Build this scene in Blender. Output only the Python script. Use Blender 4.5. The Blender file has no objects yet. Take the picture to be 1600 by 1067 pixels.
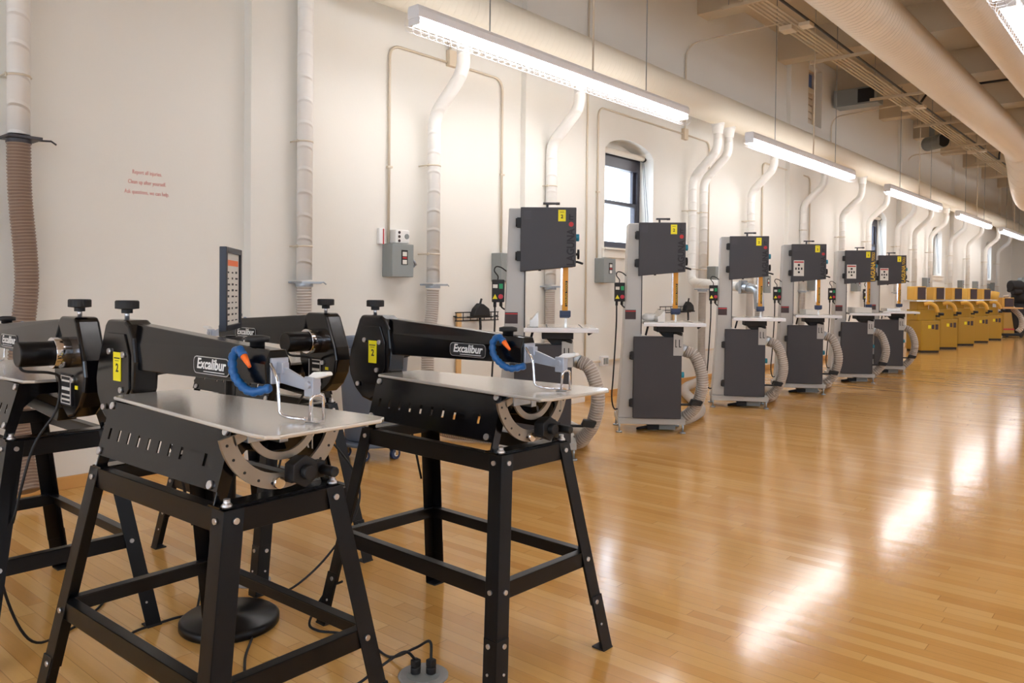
import bpy, math, random
from mathutils import Vector, Matrix
random.seed(7)
PI = math.pi
scene = bpy.context.scene
col = scene.collection

# ------------------------------------------------------------------ camera
F, PYC, YAW, PITCH, ROLL = 1225.0, 476.0, math.radians(40.8), math.radians(-1.05), math.radians(-0.6)
f = Vector((-math.sin(YAW)*math.cos(PITCH), math.cos(YAW)*math.cos(PITCH), math.sin(PITCH)))
R0 = Vector((math.cos(YAW), math.sin(YAW), 0)); U0 = R0.cross(f)
RR = R0*math.cos(ROLL) - U0*math.sin(ROLL); UU = U0*math.cos(ROLL) + R0*math.sin(ROLL)
cam = bpy.data.cameras.new('camera'); camo = bpy.data.objects.new('camera', cam); col.objects.link(camo)
cam.sensor_width = 36; cam.lens = F/1600*36; cam.clip_end = 200
cam.shift_y = -(533.5-PYC)/1600
m3 = Matrix((RR, UU, -f)).transposed()
camo.matrix_world = Matrix.Translation((5, 0, 1.2)) @ m3.to_4x4()
scene.camera = camo
# ------------------------------------------------------------------ world, exposure
w = bpy.data.worlds.new('sky'); scene.world = w; w.use_nodes = True
w.node_tree.nodes['Background'].inputs[0].default_value = (0.78, 0.88, 1.0, 1)
w.node_tree.nodes['Background'].inputs[1].default_value = 8.0
scene.view_settings.view_transform = 'Standard'; scene.view_settings.look = 'None'
scene.view_settings.gamma = 1; scene.view_settings.exposure = 0.14
LAMP_E = 31.0      # strength of the fluorescent tubes
LAMP2_E = 13.0     # tubes of the second and third rows, mostly unseen, added for room light
LAMP_C = (1.0, 0.975, 0.975)

# ------------------------------------------------------------------ materials
def srgb(r, g, b):
    def c(v):
        v /= 255.0
        return v/12.92 if v <= .04045 else ((v+.055)/1.055)**2.4
    return (c(r), c(g), c(b), 1)
M = {}
def mat(name, rgb, rough=.5, metal=0, emit=None, estr=0, coat=0, spec=.5, noise=0, nscale=30, bump=0, bscale=200):
    m = bpy.data.materials.new(name); m.use_nodes = True
    nt = m.node_tree; b = nt.nodes['Principled BSDF']
    b.inputs['Base Color'].default_value = srgb(*rgb)
    b.inputs['Roughness'].default_value = rough; b.inputs['Metallic'].default_value = metal
    b.inputs['Specular IOR Level'].default_value = spec
    b.inputs['Coat Weight'].default_value = coat; b.inputs['Coat Roughness'].default_value = .08
    if emit:
        b.inputs['Emission Color'].default_value = (*emit, 1); b.inputs['Emission Strength'].default_value = estr
    if noise:
        tc = nt.nodes.new('ShaderNodeTexCoord'); n = nt.nodes.new('ShaderNodeTexNoise'); n.inputs['Scale'].default_value = nscale
        n.inputs['Detail'].default_value = 4
        nt.links.new(tc.outputs['Object'], n.inputs['Vector'])
        mx = nt.nodes.new('ShaderNodeMix'); mx.data_type = 'RGBA'
        c = srgb(*rgb); mx.inputs[6].default_value = tuple(v*(1-noise) for v in c[:3])+(1,)
        mx.inputs[7].default_value = tuple(min(1, v*(1+noise)) for v in c[:3])+(1,)
        nt.links.new(n.outputs['Fac'], mx.inputs[0]); nt.links.new(mx.outputs[2], b.inputs['Base Color'])
    if bump:
        tc = nt.nodes.new('ShaderNodeTexCoord'); n = nt.nodes.new('ShaderNodeTexNoise'); n.inputs['Scale'].default_value = bscale
        nt.links.new(tc.outputs['Object'], n.inputs['Vector'])
        bp = nt.nodes.new('ShaderNodeBump'); bp.inputs['Strength'].default_value = bump; bp.inputs['Distance'].default_value = .002
        nt.links.new(n.outputs['Fac'], bp.inputs['Height']); nt.links.new(bp.outputs['Normal'], b.inputs['Normal'])
    M[name] = m
    return m
mat('wall', (235, 231, 222), .75, noise=.03, nscale=.7, bump=.15, bscale=60)
mat('ceil', (205, 188, 162), .8, noise=.06, nscale=1.5)
mat('plaster', (238, 230, 216), .7)
mat('black', (7, 7, 11), .18, coat=.1, spec=.35)
mat('black_satin', (9, 9, 12), .32, spec=.3, coat=.0, bump=.08, bscale=900)
mat('rubber', (20, 20, 22), .6)
mat('charcoal', (54, 51, 54), .45, noise=.05, nscale=8)
mat('grey', (186, 184, 180), .42)
mat('whitepaint', (236, 236, 238), .4)
mat('steel', (222, 219, 214), .2, .6, noise=.06, nscale=12)
mat('bolt', (205, 205, 208), .3, .9)
mat('nickel', (166, 156, 142), .42, .85, noise=.12, nscale=20)
mat('chrome', (225, 225, 230), .12, 1)
mat('galv', (176, 184, 192), .32, .9, noise=.15, nscale=25)
mat('yellow', (240, 226, 20), .5)
mat('ink', (25, 25, 25), .6)
mat('red', (190, 40, 40), .5)
mat('palered', (222, 150, 142), .7)
mat('white', (238, 236, 232), .45)
mat('paper', (226, 222, 214), .6)
mat('blueplastic', (18, 88, 150), .35)
mat('orangeplastic', (255, 118, 40), .4)
mat('cyan', (30, 140, 165), .35)
mat('green', (10, 150, 90), .4)
mat('buttonred', (190, 25, 50), .4)
mat('guideyellow', (222, 150, 25), .4)
mat('lettergold', (215, 175, 50), .5)
mat('letterdark', (24, 22, 24), .6)
mat('signframe', (22, 28, 42), .4)
mat('navy', (36, 52, 84), .4)
mat('boxgrey', (138, 142, 140), .45, noise=.04, nscale=15)
mat('bingrey', (94, 104, 120), .5, noise=.05, nscale=6)
mat('gold', (172, 132, 16), .42)
mat('goldlight', (220, 168, 66), .4)
mat('darklabel', (62, 44, 44), .5)
mat('conduit', (216, 202, 180), .4)
mat('blackpipe', (40, 38, 42), .4)
mat('bronze', (58, 54, 58), .4)
mat('framedark', (50, 48, 58), .35)
mat('bluelens', (70, 110, 190), .3)
mat('wood', (222, 178, 118), .5, noise=.12, nscale=14)
mat('tan', (222, 205, 180), .5)
mat('baseboard', (212, 160, 92), .4, noise=.08, nscale=4)
mat('concrete', (150, 148, 146), .55, noise=.15, nscale=30)
mat('blind', (235, 225, 208), .6)
mat('hosebrown', (128, 104, 88), .45)
mat('hosebrownrib', (158, 136, 116), .45)
mat('hose', (172, 160, 148), .35)
mat('hoserib', (216, 208, 200), .4)
mat('tubeglow', (255, 255, 255), .5, emit=LAMP_C, estr=LAMP_E)
mat('tubeglow2', (255, 255, 255), .5, emit=LAMP_C, estr=LAMP2_E)
mat('alu', (182, 188, 200), .32, .6)
mat('guardwire', (205, 203, 208), .4)

def spiral_mat(name, rgb, axis, pitch, tilt=.25, strength=.5, dist=.004, rough=.45):
    m = mat(name, rgb, rough); nt = m.node_tree; b = nt.nodes['Principled BSDF']
    tc = nt.nodes.new('ShaderNodeTexCoord'); mp = nt.nodes.new('ShaderNodeMapping')
    if axis == 'Z': mp.inputs['Rotation'].default_value = (tilt, tilt, 0)
    else: mp.inputs['Rotation'].default_value = (tilt, 0, tilt*.6)
    wv = nt.nodes.new('ShaderNodeTexWave'); wv.wave_type = 'BANDS'; wv.bands_direction = axis; wv.wave_profile = 'SAW'
    wv.inputs['Scale'].default_value = 1.0/pitch*2*PI/20
    cr = nt.nodes.new('ShaderNodeValToRGB'); cr.color_ramp.elements[0].position = .0; cr.color_ramp.elements[0].color = (0, 0, 0, 1)
    cr.color_ramp.elements[1].position = .12; cr.color_ramp.elements[1].color = (1, 1, 1, 1)
    e = cr.color_ramp.elements.new(.9); e.color = (1, 1, 1, 1); e = cr.color_ramp.elements.new(1.0); e.color = (0, 0, 0, 1)
    bp = nt.nodes.new('ShaderNodeBump'); bp.inputs['Strength'].default_value = strength; bp.inputs['Distance'].default_value = dist; bp.invert = True
    nt.links.new(tc.outputs['Object'], mp.inputs['Vector']); nt.links.new(mp.outputs[0], wv.inputs['Vector'])
    nt.links.new(wv.outputs['Fac'], cr.inputs[0]); nt.links.new(cr.outputs[0], bp.inputs['Height']); nt.links.new(bp.outputs[0], b.inputs['Normal'])
    return m
spiral_mat('pipe', (242, 239, 233), 'Z', .15, .3, .8, .006)
spiral_mat('duct', (238, 228, 208), 'Y', .075, .12, .5, .0022)
spiral_mat('bigduct', (226, 208, 184), 'Y', .085, .10, .8, .009)

def floor_mat():
    m = bpy.data.materials.new('maple_floor'); m.use_nodes = True; nt = m.node_tree; b = nt.nodes['Principled BSDF']; N = nt.nodes; L = nt.links
    tc = N.new('ShaderNodeTexCoord'); sp = N.new('ShaderNodeSeparateXYZ'); L.new(tc.outputs['Object'], sp.inputs[0])
    def math_(op, a, bb=None, v=None):
        n = N.new('ShaderNodeMath'); n.operation = op
        if hasattr(a, 'links'): L.new(a, n.inputs[0])
        else: n.inputs[0].default_value = a
        if bb is not None:
            if hasattr(bb, 'links'): L.new(bb, n.inputs[1])
            else: n.inputs[1].default_value = bb
        return n.outputs[0]
    W = .057
    row = math_('FLOOR', math_('DIVIDE', sp.outputs['Y'], W))
    wn = N.new('ShaderNodeTexWhiteNoise'); wn.noise_dimensions = '1D'; L.new(row, wn.inputs['W'])
    shift = math_('MULTIPLY', wn.outputs['Value'], 7.0)
    u = math_('DIVIDE', math_('ADD', sp.outputs['X'], shift), 0.95)
    pl = math_('FLOOR', u)
    cb = N.new('ShaderNodeCombineXYZ'); L.new(row, cb.inputs[0]); L.new(pl, cb.inputs[1])
    w2 = N.new('ShaderNodeTexWhiteNoise'); w2.noise_dimensions = '2D'; L.new(cb.outputs[0], w2.inputs['Vector'])
    cr = N.new('ShaderNodeValToRGB'); L.new(w2.outputs['Value'], cr.inputs[0])
    els = cr.color_ramp.elements
    els[0].position = 0; els[0].color = srgb(204, 150, 80)
    els[1].position = 1; els[1].color = srgb(224, 176, 106)
    e = els.new(.15); e.color = srgb(211, 158, 86)
    e = els.new(.55); e.color = srgb(217, 166, 94)
    # grain
    mp = N.new('ShaderNodeMapping'); mp.inputs['Scale'].default_value = (2.2, 38, 1); L.new(tc.outputs['Object'], mp.inputs['Vector'])
    ns = N.new('ShaderNodeTexNoise'); ns.inputs['Scale'].default_value = 2.0; ns.inputs['Detail'].default_value = 6; L.new(mp.outputs[0], ns.inputs['Vector'])
    big = N.new('ShaderNodeTexNoise'); big.inputs['Scale'].default_value = .6; L.new(tc.outputs['Object'], big.inputs['Vector'])
    gmul = math_('ADD', math_('MULTIPLY', ns.outputs['Fac'], .16), math_('ADD', math_('MULTIPLY', big.outputs['Fac'], .10), .87))
    mx = N.new('ShaderNodeMix'); mx.data_type = 'RGBA'; mx.blend_type = 'MULTIPLY'; mx.inputs[0].default_value = 1
    L.new(cr.outputs[0], mx.inputs[6]); L.new(gmul, mx.inputs[7])
    # seams
    fy = math_('FRACT', math_('DIVIDE', sp.outputs['Y'], W)); fx = math_('FRACT', u)
    s1 = math_('LESS_THAN', fy, .035); s2 = math_('LESS_THAN', fx, .003)
    seam = math_('MAXIMUM', s1, s2)
    mx2 = N.new('ShaderNodeMix'); mx2.data_type = 'RGBA'
    L.new(math_('MULTIPLY', seam, .45), mx2.inputs[0]); L.new(mx.outputs[2], mx2.inputs[6]); mx2.inputs[7].default_value = srgb(120, 78, 40)
    L.new(mx2.outputs[2], b.inputs['Base Color'])
    # per plank slight tilt of the varnish
    nb = N.new('ShaderNodeTexNoise'); nb.inputs['Scale'].default_value = 3.0; L.new(mp.outputs[0], nb.inputs['Vector'])
    h = math_('ADD', math_('MULTIPLY', math_('MULTIPLY', math_('SUBTRACT', w2.outputs['Value'], .5), fy), .0006), math_('MULTIPLY', nb.outputs['Fac'], .00012))
    bp = N.new('ShaderNodeBump'); bp.inputs['Strength'].default_value = 1.0; bp.inputs['Distance'].default_value = 1.0
    L.new(h, bp.inputs['Height']); L.new(bp.outputs[0], b.inputs['Normal'])
    rr = math_('ADD', math_('MULTIPLY', ns.outputs['Fac'], .07), .105)
    L.new(rr, b.inputs['Roughness'])
    b.inputs['Specular IOR Level'].default_value = .42
    M['floor'] = m
floor_mat()
def glass_mat():
    m = bpy.data.materials.new('glass'); m.use_nodes = True; nt = m.node_tree
    nt.nodes.remove(nt.nodes['Principled BSDF'])
    t = nt.nodes.new('ShaderNodeBsdfTransparent'); t.inputs[0].default_value = (.95, .97, 1, 1)
    g = nt.nodes.new('ShaderNodeBsdfGlossy'); g.inputs['Roughness'].default_value = .05
    x = nt.nodes.new('ShaderNodeMixShader'); x.inputs[0].default_value = .06
    nt.links.new(t.outputs[0], x.inputs[1]); nt.links.new(g.outputs[0], x.inputs[2])
    nt.links.new(x.outputs[0], nt.nodes['Material Output'].inputs[0]); M['glass'] = m
glass_mat()

# ------------------------------------------------------------------ mesh builder
class MB:
    def __init__(s): s.v = []; s.f = []; s.m = []; s.s = []
    def add(s, vs, fs, mi=0, sm=False):
        o = len(s.v); s.v += [tuple(p) for p in vs]
        for q in fs: s.f.append([o+i for i in q]); s.m.append(mi); s.s.append(sm)
    def box(s, x0, x1, y0, y1, z0, z1, mi=0, mtx=None):
        vs = [Vector((x, y, z)) for z in (z0, z1) for y in (y0, y1) for x in (x0, x1)]
        if mtx: vs = [mtx @ p for p in vs]
        s.add(vs, [(0, 2, 3, 1), (4, 5, 7, 6), (0, 1, 5, 4), (2, 6, 7, 3), (0, 4, 6, 2), (1, 3, 7, 5)], mi); return s
    def hexa(s, vs, mi=0):      # 8 corners: bottom 4 ccw, top 4 ccw
        s.add(vs, [(3, 2, 1, 0), (4, 5, 6, 7), (0, 1, 5, 4), (1, 2, 6, 5), (2, 3, 7, 6), (3, 0, 4, 7)], mi); return s
    def prism(s, poly, plane, a, b, mi=0, mtx=None):   # poly in 2D, extruded from a to b along the third axis
        def P(u, v, t):
            p = {'xz': (u, t, v), 'yz': (t, u, v), 'xy': (u, v, t)}[plane]
            p = Vector(p); return mtx @ p if mtx else p
        n = len(poly); vs = [P(u, v, a) for u, v in poly]+[P(u, v, b) for u, v in poly]
        s.add(vs, [list(range(n))[::-1], list(range(n, 2*n))]+[(i, (i+1) % n, n+(i+1) % n, n+i) for i in range(n)], mi); return s
    def cyl(s, p0, p1, r, n=12, mi=0, r2=None, caps=True):
        return s.tube([p0, p1], r, n, mi, r_end=r2, caps=caps)
    def tube(s, pts, r, n=8, mi=0, r_end=None, caps=True, radii=None, mis=None):
        pts = [Vector(p) for p in pts]; k = len(pts)
        if radii is None: radii = [r if r_end is None else r+(r_end-r)*i/(k-1) for i in range(k)]
        T = []
        for i in range(k):
            d = (pts[min(i+1, k-1)]-pts[max(i-1, 0)])
            T.append(d.normalized() if d.length > 1e-9 else Vector((0, 0, 1)))
        up = Vector((0, 0, 1)) if abs(T[0].z) < .9 else Vector((1, 0, 0))
        nv = (up - T[0]*up.dot(T[0])).normalized()
        o = len(s.v)
        for i in range(k):
            nv = (nv - T[i]*nv.dot(T[i]))
            nv = nv.normalized() if nv.length > 1e-6 else Vector((1, 0, 0))
            bn = T[i].cross(nv)
            for j in range(n):
                a = 2*PI*j/n; s.v.append(tuple(pts[i]+(nv*math.cos(a)+bn*math.sin(a))*radii[i]))
        for i in range(k-1):
            for j in range(n):
                a = o+i*n+j; b_ = o+i*n+(j+1) % n
                s.f.append([a, b_, b_+n, a+n]); s.m.append(mis[i] if mis else mi); s.s.append(True)
        if caps:
            s.f.append([o+j for j in range(n)][::-1]); s.m.append(mi); s.s.append(False)
            s.f.append([o+(k-1)*n+j for j in range(n)]); s.m.append(mis[-1] if mis else mi); s.s.append(False)
        return s
    def lathe(s, prof, n=24, c=(0, 0, 0), mi=0, mtx=None, flat=False):   # prof [(r,z)] around z
        o = len(s.v)
        for r, z in prof:
            for j in range(n):
                a = 2*PI*j/n; p = Vector((c[0]+r*math.cos(a), c[1]+r*math.sin(a), c[2]+z)); s.v.append(tuple(mtx @ p if mtx else p))
        for i in range(len(prof)-1):
            for j in range(n):
                a = o+i*n+j; b_ = o+i*n+(j+1) % n
                s.f.append([a, b_, b_+n, a+n]); s.m.append(mi); s.s.append(not flat)
        s.f.append([o+j for j in range(n)][::-1]); s.m.append(mi); s.s.append(False)
        e = o+(len(prof)-1)*n; s.f.append([e+j for j in range(n)]); s.m.append(mi); s.s.append(False)
        return s
    def build(s, name, mats, parent=None, bevel=0, seg=2):
        if not isinstance(mats, (list, tuple)): mats = [mats]
        me = bpy.data.meshes.new(name); me.from_pydata(s.v, [], s.f)
        for q in mats: me.materials.append(M[q])
        me.polygons.foreach_set('material_index', s.m); me.polygons.foreach_set('use_smooth', s.s)
        me.update()
        o = bpy.data.objects.new(name, me); col.objects.link(o)
        if parent: o.parent = parent
        if bevel:
            md = o.modifiers.new('bevel', 'BEVEL'); md.width = bevel; md.segments = seg; md.limit_method = 'ANGLE'; md.angle_limit = math.radians(40)
        return o
    def pieces(s, name, mats, parent=None, bevel=0, seg=2):      # every loose piece becomes an object of its own
        par = list(range(len(s.v)))
        def find(i):
            while par[i] != i: par[i] = par[par[i]]; i = par[i]
            return i
        for q in s.f:
            r = find(q[0])
            for i in q[1:]: par[find(i)] = r
        grp = {}
        for k, q in enumerate(s.f): grp.setdefault(find(q[0]), []).append(k)
        out = []
        for ks in grp.values():
            b = MB(); ids = {}
            for k in ks:
                for i in s.f[k]:
                    if i not in ids: ids[i] = len(b.v); b.v.append(s.v[i])
                b.f.append([ids[i] for i in s.f[k]]); b.m.append(s.m[k]); b.s.append(s.s[k])
            out.append(b.build(name, mats, parent, bevel, seg))
        return out
def tag(o, label, cat, group=None, kind=None):
    o['label'] = label; o['category'] = cat
    if group: o['group'] = group
    if kind: o['kind'] = kind
    return o
def lab(o, label): o['label'] = label; return o
def struct(o): o['kind'] = 'structure'; return o
def empty(name, loc, rz=0):
    o = bpy.data.objects.new(name, None); col.objects.link(o); o.location = loc; o.rotation_euler = (0, 0, rz); o.empty_display_size = .1; return o
def copy_tree(o, parent=None):
    c = o.copy(); col.objects.link(c)
    if parent: c.parent = parent
    for ch in list(KIDS.get(o.name, [])) or [x for x in bpy.data.objects if x.parent == o]:
        copy_tree(ch, c)
    return c
KIDS = {}
def bez(pts, n=8):          # Catmull-Rom through the points
    P = [Vector(p) for p in pts]; P = [P[0]*2-P[1]]+P+[P[-1]*2-P[-2]]; out = []
    for i in range(1, len(P)-2):
        for k in range(n):
            t = k/n; a, b, c, d = P[i-1], P[i], P[i+1], P[i+2]
            out.append(.5*((2*b)+(c-a)*t+(2*a-5*b+4*c-d)*t*t+(3*b-a-3*c+d)*t**3))
    out.append(P[-2]); return out
def fillet(pts, r, n=6):    # polyline with rounded corners
    P = [Vector(p) for p in pts]; out = [P[0]]
    for i in range(1, len(P)-1):
        a = (P[i-1]-P[i]); b = (P[i+1]-P[i]); rr = min(r, a.length*.49, b.length*.49)
        a = P[i]+a.normalized()*rr; b = P[i]+b.normalized()*rr
        for k in range(n+1):
            t = k/n; out.append(a*(1-t)**2+P[i]*2*t*(1-t)+b*t*t)
    out.append(P[-1]); return out
def resample(pts, step):
    pts = [Vector(p) for p in pts]; out = [pts[0]]; need = step
    for i in range(len(pts)-1):
        a, b = pts[i], pts[i+1]; L = (b-a).length; pos = 0
        while L-pos >= need and L > 0:
            pos += need; out.append(a.lerp(b, pos/L)); need = step
        need -= (L-pos)
    out.append(pts[-1]); return out
def hose_mb(path, r, pitch=.02, n=14, depth=.08):
    q = resample(bez(path, 12), pitch/4)
    k = len(q); radii = []; mis = []
    for i in range(k):
        ph = i % 4; radii.append(r if ph in (0, 1) else r*(1-depth)); mis.append(1 if ph == 0 else 0)
    return MB().tube(q, r, n, radii=radii, mis=mis)
def text_obj(name, s, size, material, mtx, parent=None, extrude=.0006, shear=0, bold=0, align='CENTER', xs=1):
    cu = bpy.data.curves.new(name, 'FONT'); cu.body = s; cu.size = size; cu.extrude = extrude; cu.shear = shear; cu.offset = bold
    cu.align_x = align; cu.align_y = 'CENTER'; cu.resolution_u = 3
    to = bpy.data.objects.new('tmp', cu); col.objects.link(to)
    dg = bpy.context.evaluated_depsgraph_get(); dg.update()
    me = bpy.data.meshes.new_from_object(to.evaluated_get(dg)); bpy.data.objects.remove(to); bpy.data.curves.remove(cu)
    me.transform(mtx @ Matrix.Diagonal((xs, 1, 1, 1))); me.materials.clear(); me.materials.append(M[material])
    me.name = name
    o = bpy.data.objects.new(name, me); col.objects.link(o)
    if parent: o.parent = parent
    return o
def face(origin, right, up):     # matrix putting text x->right, y->up at origin
    r = Vector(right).normalized(); u = Vector(up).normalized(); n = r.cross(u)
    m = Matrix((r, u, n)).transposed().to_4x4(); m.translation = Vector(origin); return m

# ================================================================== SETTING
WH = 5.3; YB = -5.0; YF = 34.0; XR = 11.0
WINS = [(7.37, 8.42), (17.15, 18.2), (22.15, 23.25), (29.2, 30.15)]
SILL, SPR, ARCH = 1.67, 2.82, 2.97
def build_wall_left():
    b = MB(); y = YB; UY0, UY1, UZ0, UZ1 = 13.5, 14.15, 4.12, 5.12
    T = -.5
    for (a, c) in WINS+[(None, None)]:
        e = a if a is not None else YF
        if y < UY0 < e:
            b.box(T, 0, y, UY0, 0, WH); b.box(T, 0, UY0, UY1, 0, UZ0); b.box(T, 0, UY0, UY1, UZ1, WH); b.box(T, 0, UY1, e, 0, WH)
        else: b.box(T, 0, y, e, 0, WH)
        if a is None: break
        b.box(T, 0, a, c, 0, SILL)
        n = 12; w_ = c-a; arc = []
        for i in range(n+1):
            t = i/n; arc.append((a+w_*t, SPR+(ARCH-SPR)*math.sin(PI*t)**.6 if 0 < t < 1 else SPR))
        for i in range(n):
            (u0, v0), (u1, v1) = arc[i], arc[i+1]
            b.prism([(u0, v0), (u1, v1), (u1, WH), (u0, WH)], 'yz', T, 0)
        y = c
    return struct(b.build('wall_left', 'wall'))
build_wall_left()
struct(MB().box(-.5, XR+.5, YB-.3, YF+.3, -.2, 0).build('floor', 'floor'))
struct(MB().box(-.5, XR+.5, YB-.3, YF+.3, WH, WH+.25).build('ceiling', 'ceil'))
struct(MB().box(-.5, XR+.5, YF, YF+.3, 0, WH).build('wall_far', 'wall'))
b = MB(); x = -.5; BWN = []
for a in (.9, 3.5, 6.1, 8.7):  # openings behind the camera, added for cool daylight on the near faces
    b.box(x, a, YB-.3, YB, 0, WH); b.box(a, a+1.7, YB-.3, YB, 0, 1.0); b.box(a, a+1.7, YB-.3, YB, 3.4, WH); BWN.append((a, a+1.7)); x = a+1.7
b.box(x, XR+.5, YB-.3, YB, 0, WH)
struct(b.build('wall_back', 'wall'))
# unseen right wall, window openings added to let daylight in
b = MB(); y = YB; RW = []
for k in range(7):
    a = -2.6+k*5.4
    b.box(XR, XR+.4, y, a, 0, WH); b.box(XR, XR+.4, a, a+1.6, 0, 1.2); b.box(XR, XR+.4, a, a+1.6, 3.2, WH); RW.append((a, a+1.6)); y = a+1.6
b.box(XR, XR+.4, y, YF, 0, WH)
struct(b.build('wall_right', 'wall'))
# pilasters and beams
def trim(n, *bx, m='wall', bv=0):
    b = MB()
    for q in bx: b.box(*q)
    return struct(b.build('trim_%d' % n, m, bevel=bv))
trim(1, (0, .09, 2.92, 3.60, 0, WH)); trim(2, (0, .06, 5.90, 6.95, 0, WH)); trim(3, (0, .07, 12.55, 13.15, 0, WH))
trim(4, (0, .10, 18.95, 19.45, 0, WH)); trim(5, (0, .08, 24.2, 24.8, 0, WH)); trim(6, (0, .08, 31.2, 31.8, 0, WH))
for i in range(14):
    y = -3.9+2.68*i+.0
    trim(7+i, (0, XR, y-.02, y+.28, 4.87, WH), m='ceil')
trim(21, (3.5, 3.9, YB, YF, 4.6, WH), m='ceil')
b = MB()
for (a, c) in [(YB, 2.92), (3.60, 5.90), (6.95, 12.55), (13.15, 18.95), (19.45, 24.2), (24.8, 31.2), (31.8, YF)]: b.box(0, .018, a, c, 0, .075)
struct(b.build('baseboard_left', 'baseboard', bevel=.003))
# windows
def window(n, y0, y1, z0, z1, x=-.22, rail=True, depth=.07):
    w_ = struct(empty('window_%d' % n, (x, (y0+y1)/2, z0)))
    hw = (y1-y0)/2; H = z1-z0; fr = .06
    b = MB().box(-depth, .03, -hw, -hw+fr, 0, H).box(-depth, .03, hw-fr, hw, 0, H).box(-depth, .03, -hw+fr, hw-fr, 0, fr).box(-depth, .03, -hw+fr, hw-fr, H-.17, H)
    b.build('window_frame', 'framedark', w_, bevel=.004)
    if rail:
        mz = H*.48
        b = MB().box(-.045, -.005, -hw+fr, -hw+fr+.05, mz, H-.17).box(-.045, -.005, hw-fr-.05, hw-fr, mz, H-.17).box(-.045, -.005, -hw+fr+.05, hw-fr-.05, mz, mz+.05)
        b.build('upper_sash', 'framedark', w_, bevel=.003)
        b = MB().box(-.003, .027, -hw+fr, -hw+fr+.05, fr, mz+.045).box(-.003, .027, hw-fr-.05, hw-fr, fr, mz+.045).box(-.003, .027, -hw+fr+.05, hw-fr-.05, fr, fr+.06).box(-.003, .027, -hw+fr+.05, hw-fr-.05, mz, mz+.045)
        b.build('lower_sash', 'framedark', w_, bevel=.003)
        MB().box(-.03, -.024, -hw+fr+.05, hw-fr-.05, mz+.05, H-.17).build('pane', 'glass', w_)
        MB().box(.01, .016, -hw+fr+.05, hw-fr-.05, fr+.06, mz).build('pane', 'glass', w_)
    else:
        MB().box(-.03, -.024, -hw+fr, hw-fr, fr, H-.17).build('pane', 'glass', w_)
    return w_
for i, (a, c) in enumerate(WINS):
    w_ = window(i+1, a, c, SILL, SPR+.02)
    hw = (c-a)/2
    MB().box(.03, .222, -hw, hw, 0, .025).box(.222, .275, -hw-.05, hw+.05, 0, .025).box(.2205, .25, -hw-.05, hw+.05, -.09, .0).build('window_sill', 'plaster', w_, bevel=.006)
    MB().box(-.06, -.02, -hw, hw, SPR-SILL+.02, ARCH-SILL+.02).build('arch_panel', 'plaster', w_)
    MB().cyl((.085, -hw+.01, 1.165), (.085, hw-.03, 1.165), .034, 16).build('roller_blind', 'blind', w_)
    MB().cyl((.085, hw-.03, 1.165), (.085, hw-.004, 1.165), .040, 16).build('blind_bracket', 'rubber', w_)
    MB().tube([(.10, hw-.035, 1.14), (.16, hw-.02, .45), (.17, hw-.01, .1)], .003, 6).tube([(.085, hw-.035, 1.14), (.13, hw-.02, .45), (.15, hw-.01, .1)], .003, 6).build('blind_cord', 'navy', w_)
w_ = struct(empty('window_5', (-.15, 13.825, 4.12)))
MB().box(-.05, .03, -.325, -.27, 0, 1).box(-.05, .03, .27, .325, 0, 1).box(-.05, .03, -.27, .27, .62, .70).box(-.05, .03, -.27, .27, 0, .04).box(-.05, .03, -.27, .27, .96, 1.0).build('window_frame', 'tan', w_)
MB().box(-.02, -.014, -.27, .27, .70, .96).build('pane', 'bluelens', w_)
b = MB().box(-.045, -.03, -.27, .27, .04, .62)
for k in range(5): b.box(-.03, .0, -.27, .27, .06+k*.12, .15+k*.12)
b.build('louvre', ['tan'], w_)
for i, (a, c) in enumerate(RW):  # right wall windows out of view, added as daylight sources
    w_ = struct(empty('window_%d' % (6+i), (XR+.1, (a+c)/2, 1.2)))
    b = MB(); hw = .8
    b.box(0, .06, -hw, -hw+.06, 0, 2).box(0, .06, hw-.06, hw, 0, 2).box(0, .06, -hw+.06, hw-.06, 0, .06).box(0, .06, -hw+.06, hw-.06, 1.94, 2).box(0, .06, -hw+.06, hw-.06, .97, 1.03)
    b.build('window_frame', 'framedark', w_)
    MB().box(.02, .026, -hw+.06, hw-.06, .06, 1.94).build('pane', 'glass', w_)

for i, (a, c) in enumerate(BWN):  # unseen back wall windows, added to bring in cool daylight
    w_ = struct(empty('window_%d' % (13+i), ((a+c)/2, YB-.2, 1.0)))
    b = MB(); hw = .85
    b.box(-hw, -hw+.06, 0, .06, 0, 2.4).box(hw-.06, hw, 0, .06, 0, 2.4).box(-hw+.06, hw-.06, 0, .06, 0, .06).box(-hw+.06, hw-.06, 0, .06, 2.34, 2.4).box(-hw+.06, hw-.06, 0, .06, 1.17, 1.23)
    b.build('window_frame', 'framedark', w_)
    MB().box(-hw+.06, hw-.06, .02, .026, .06, 2.34).build('pane', 'glass', w_)

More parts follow.
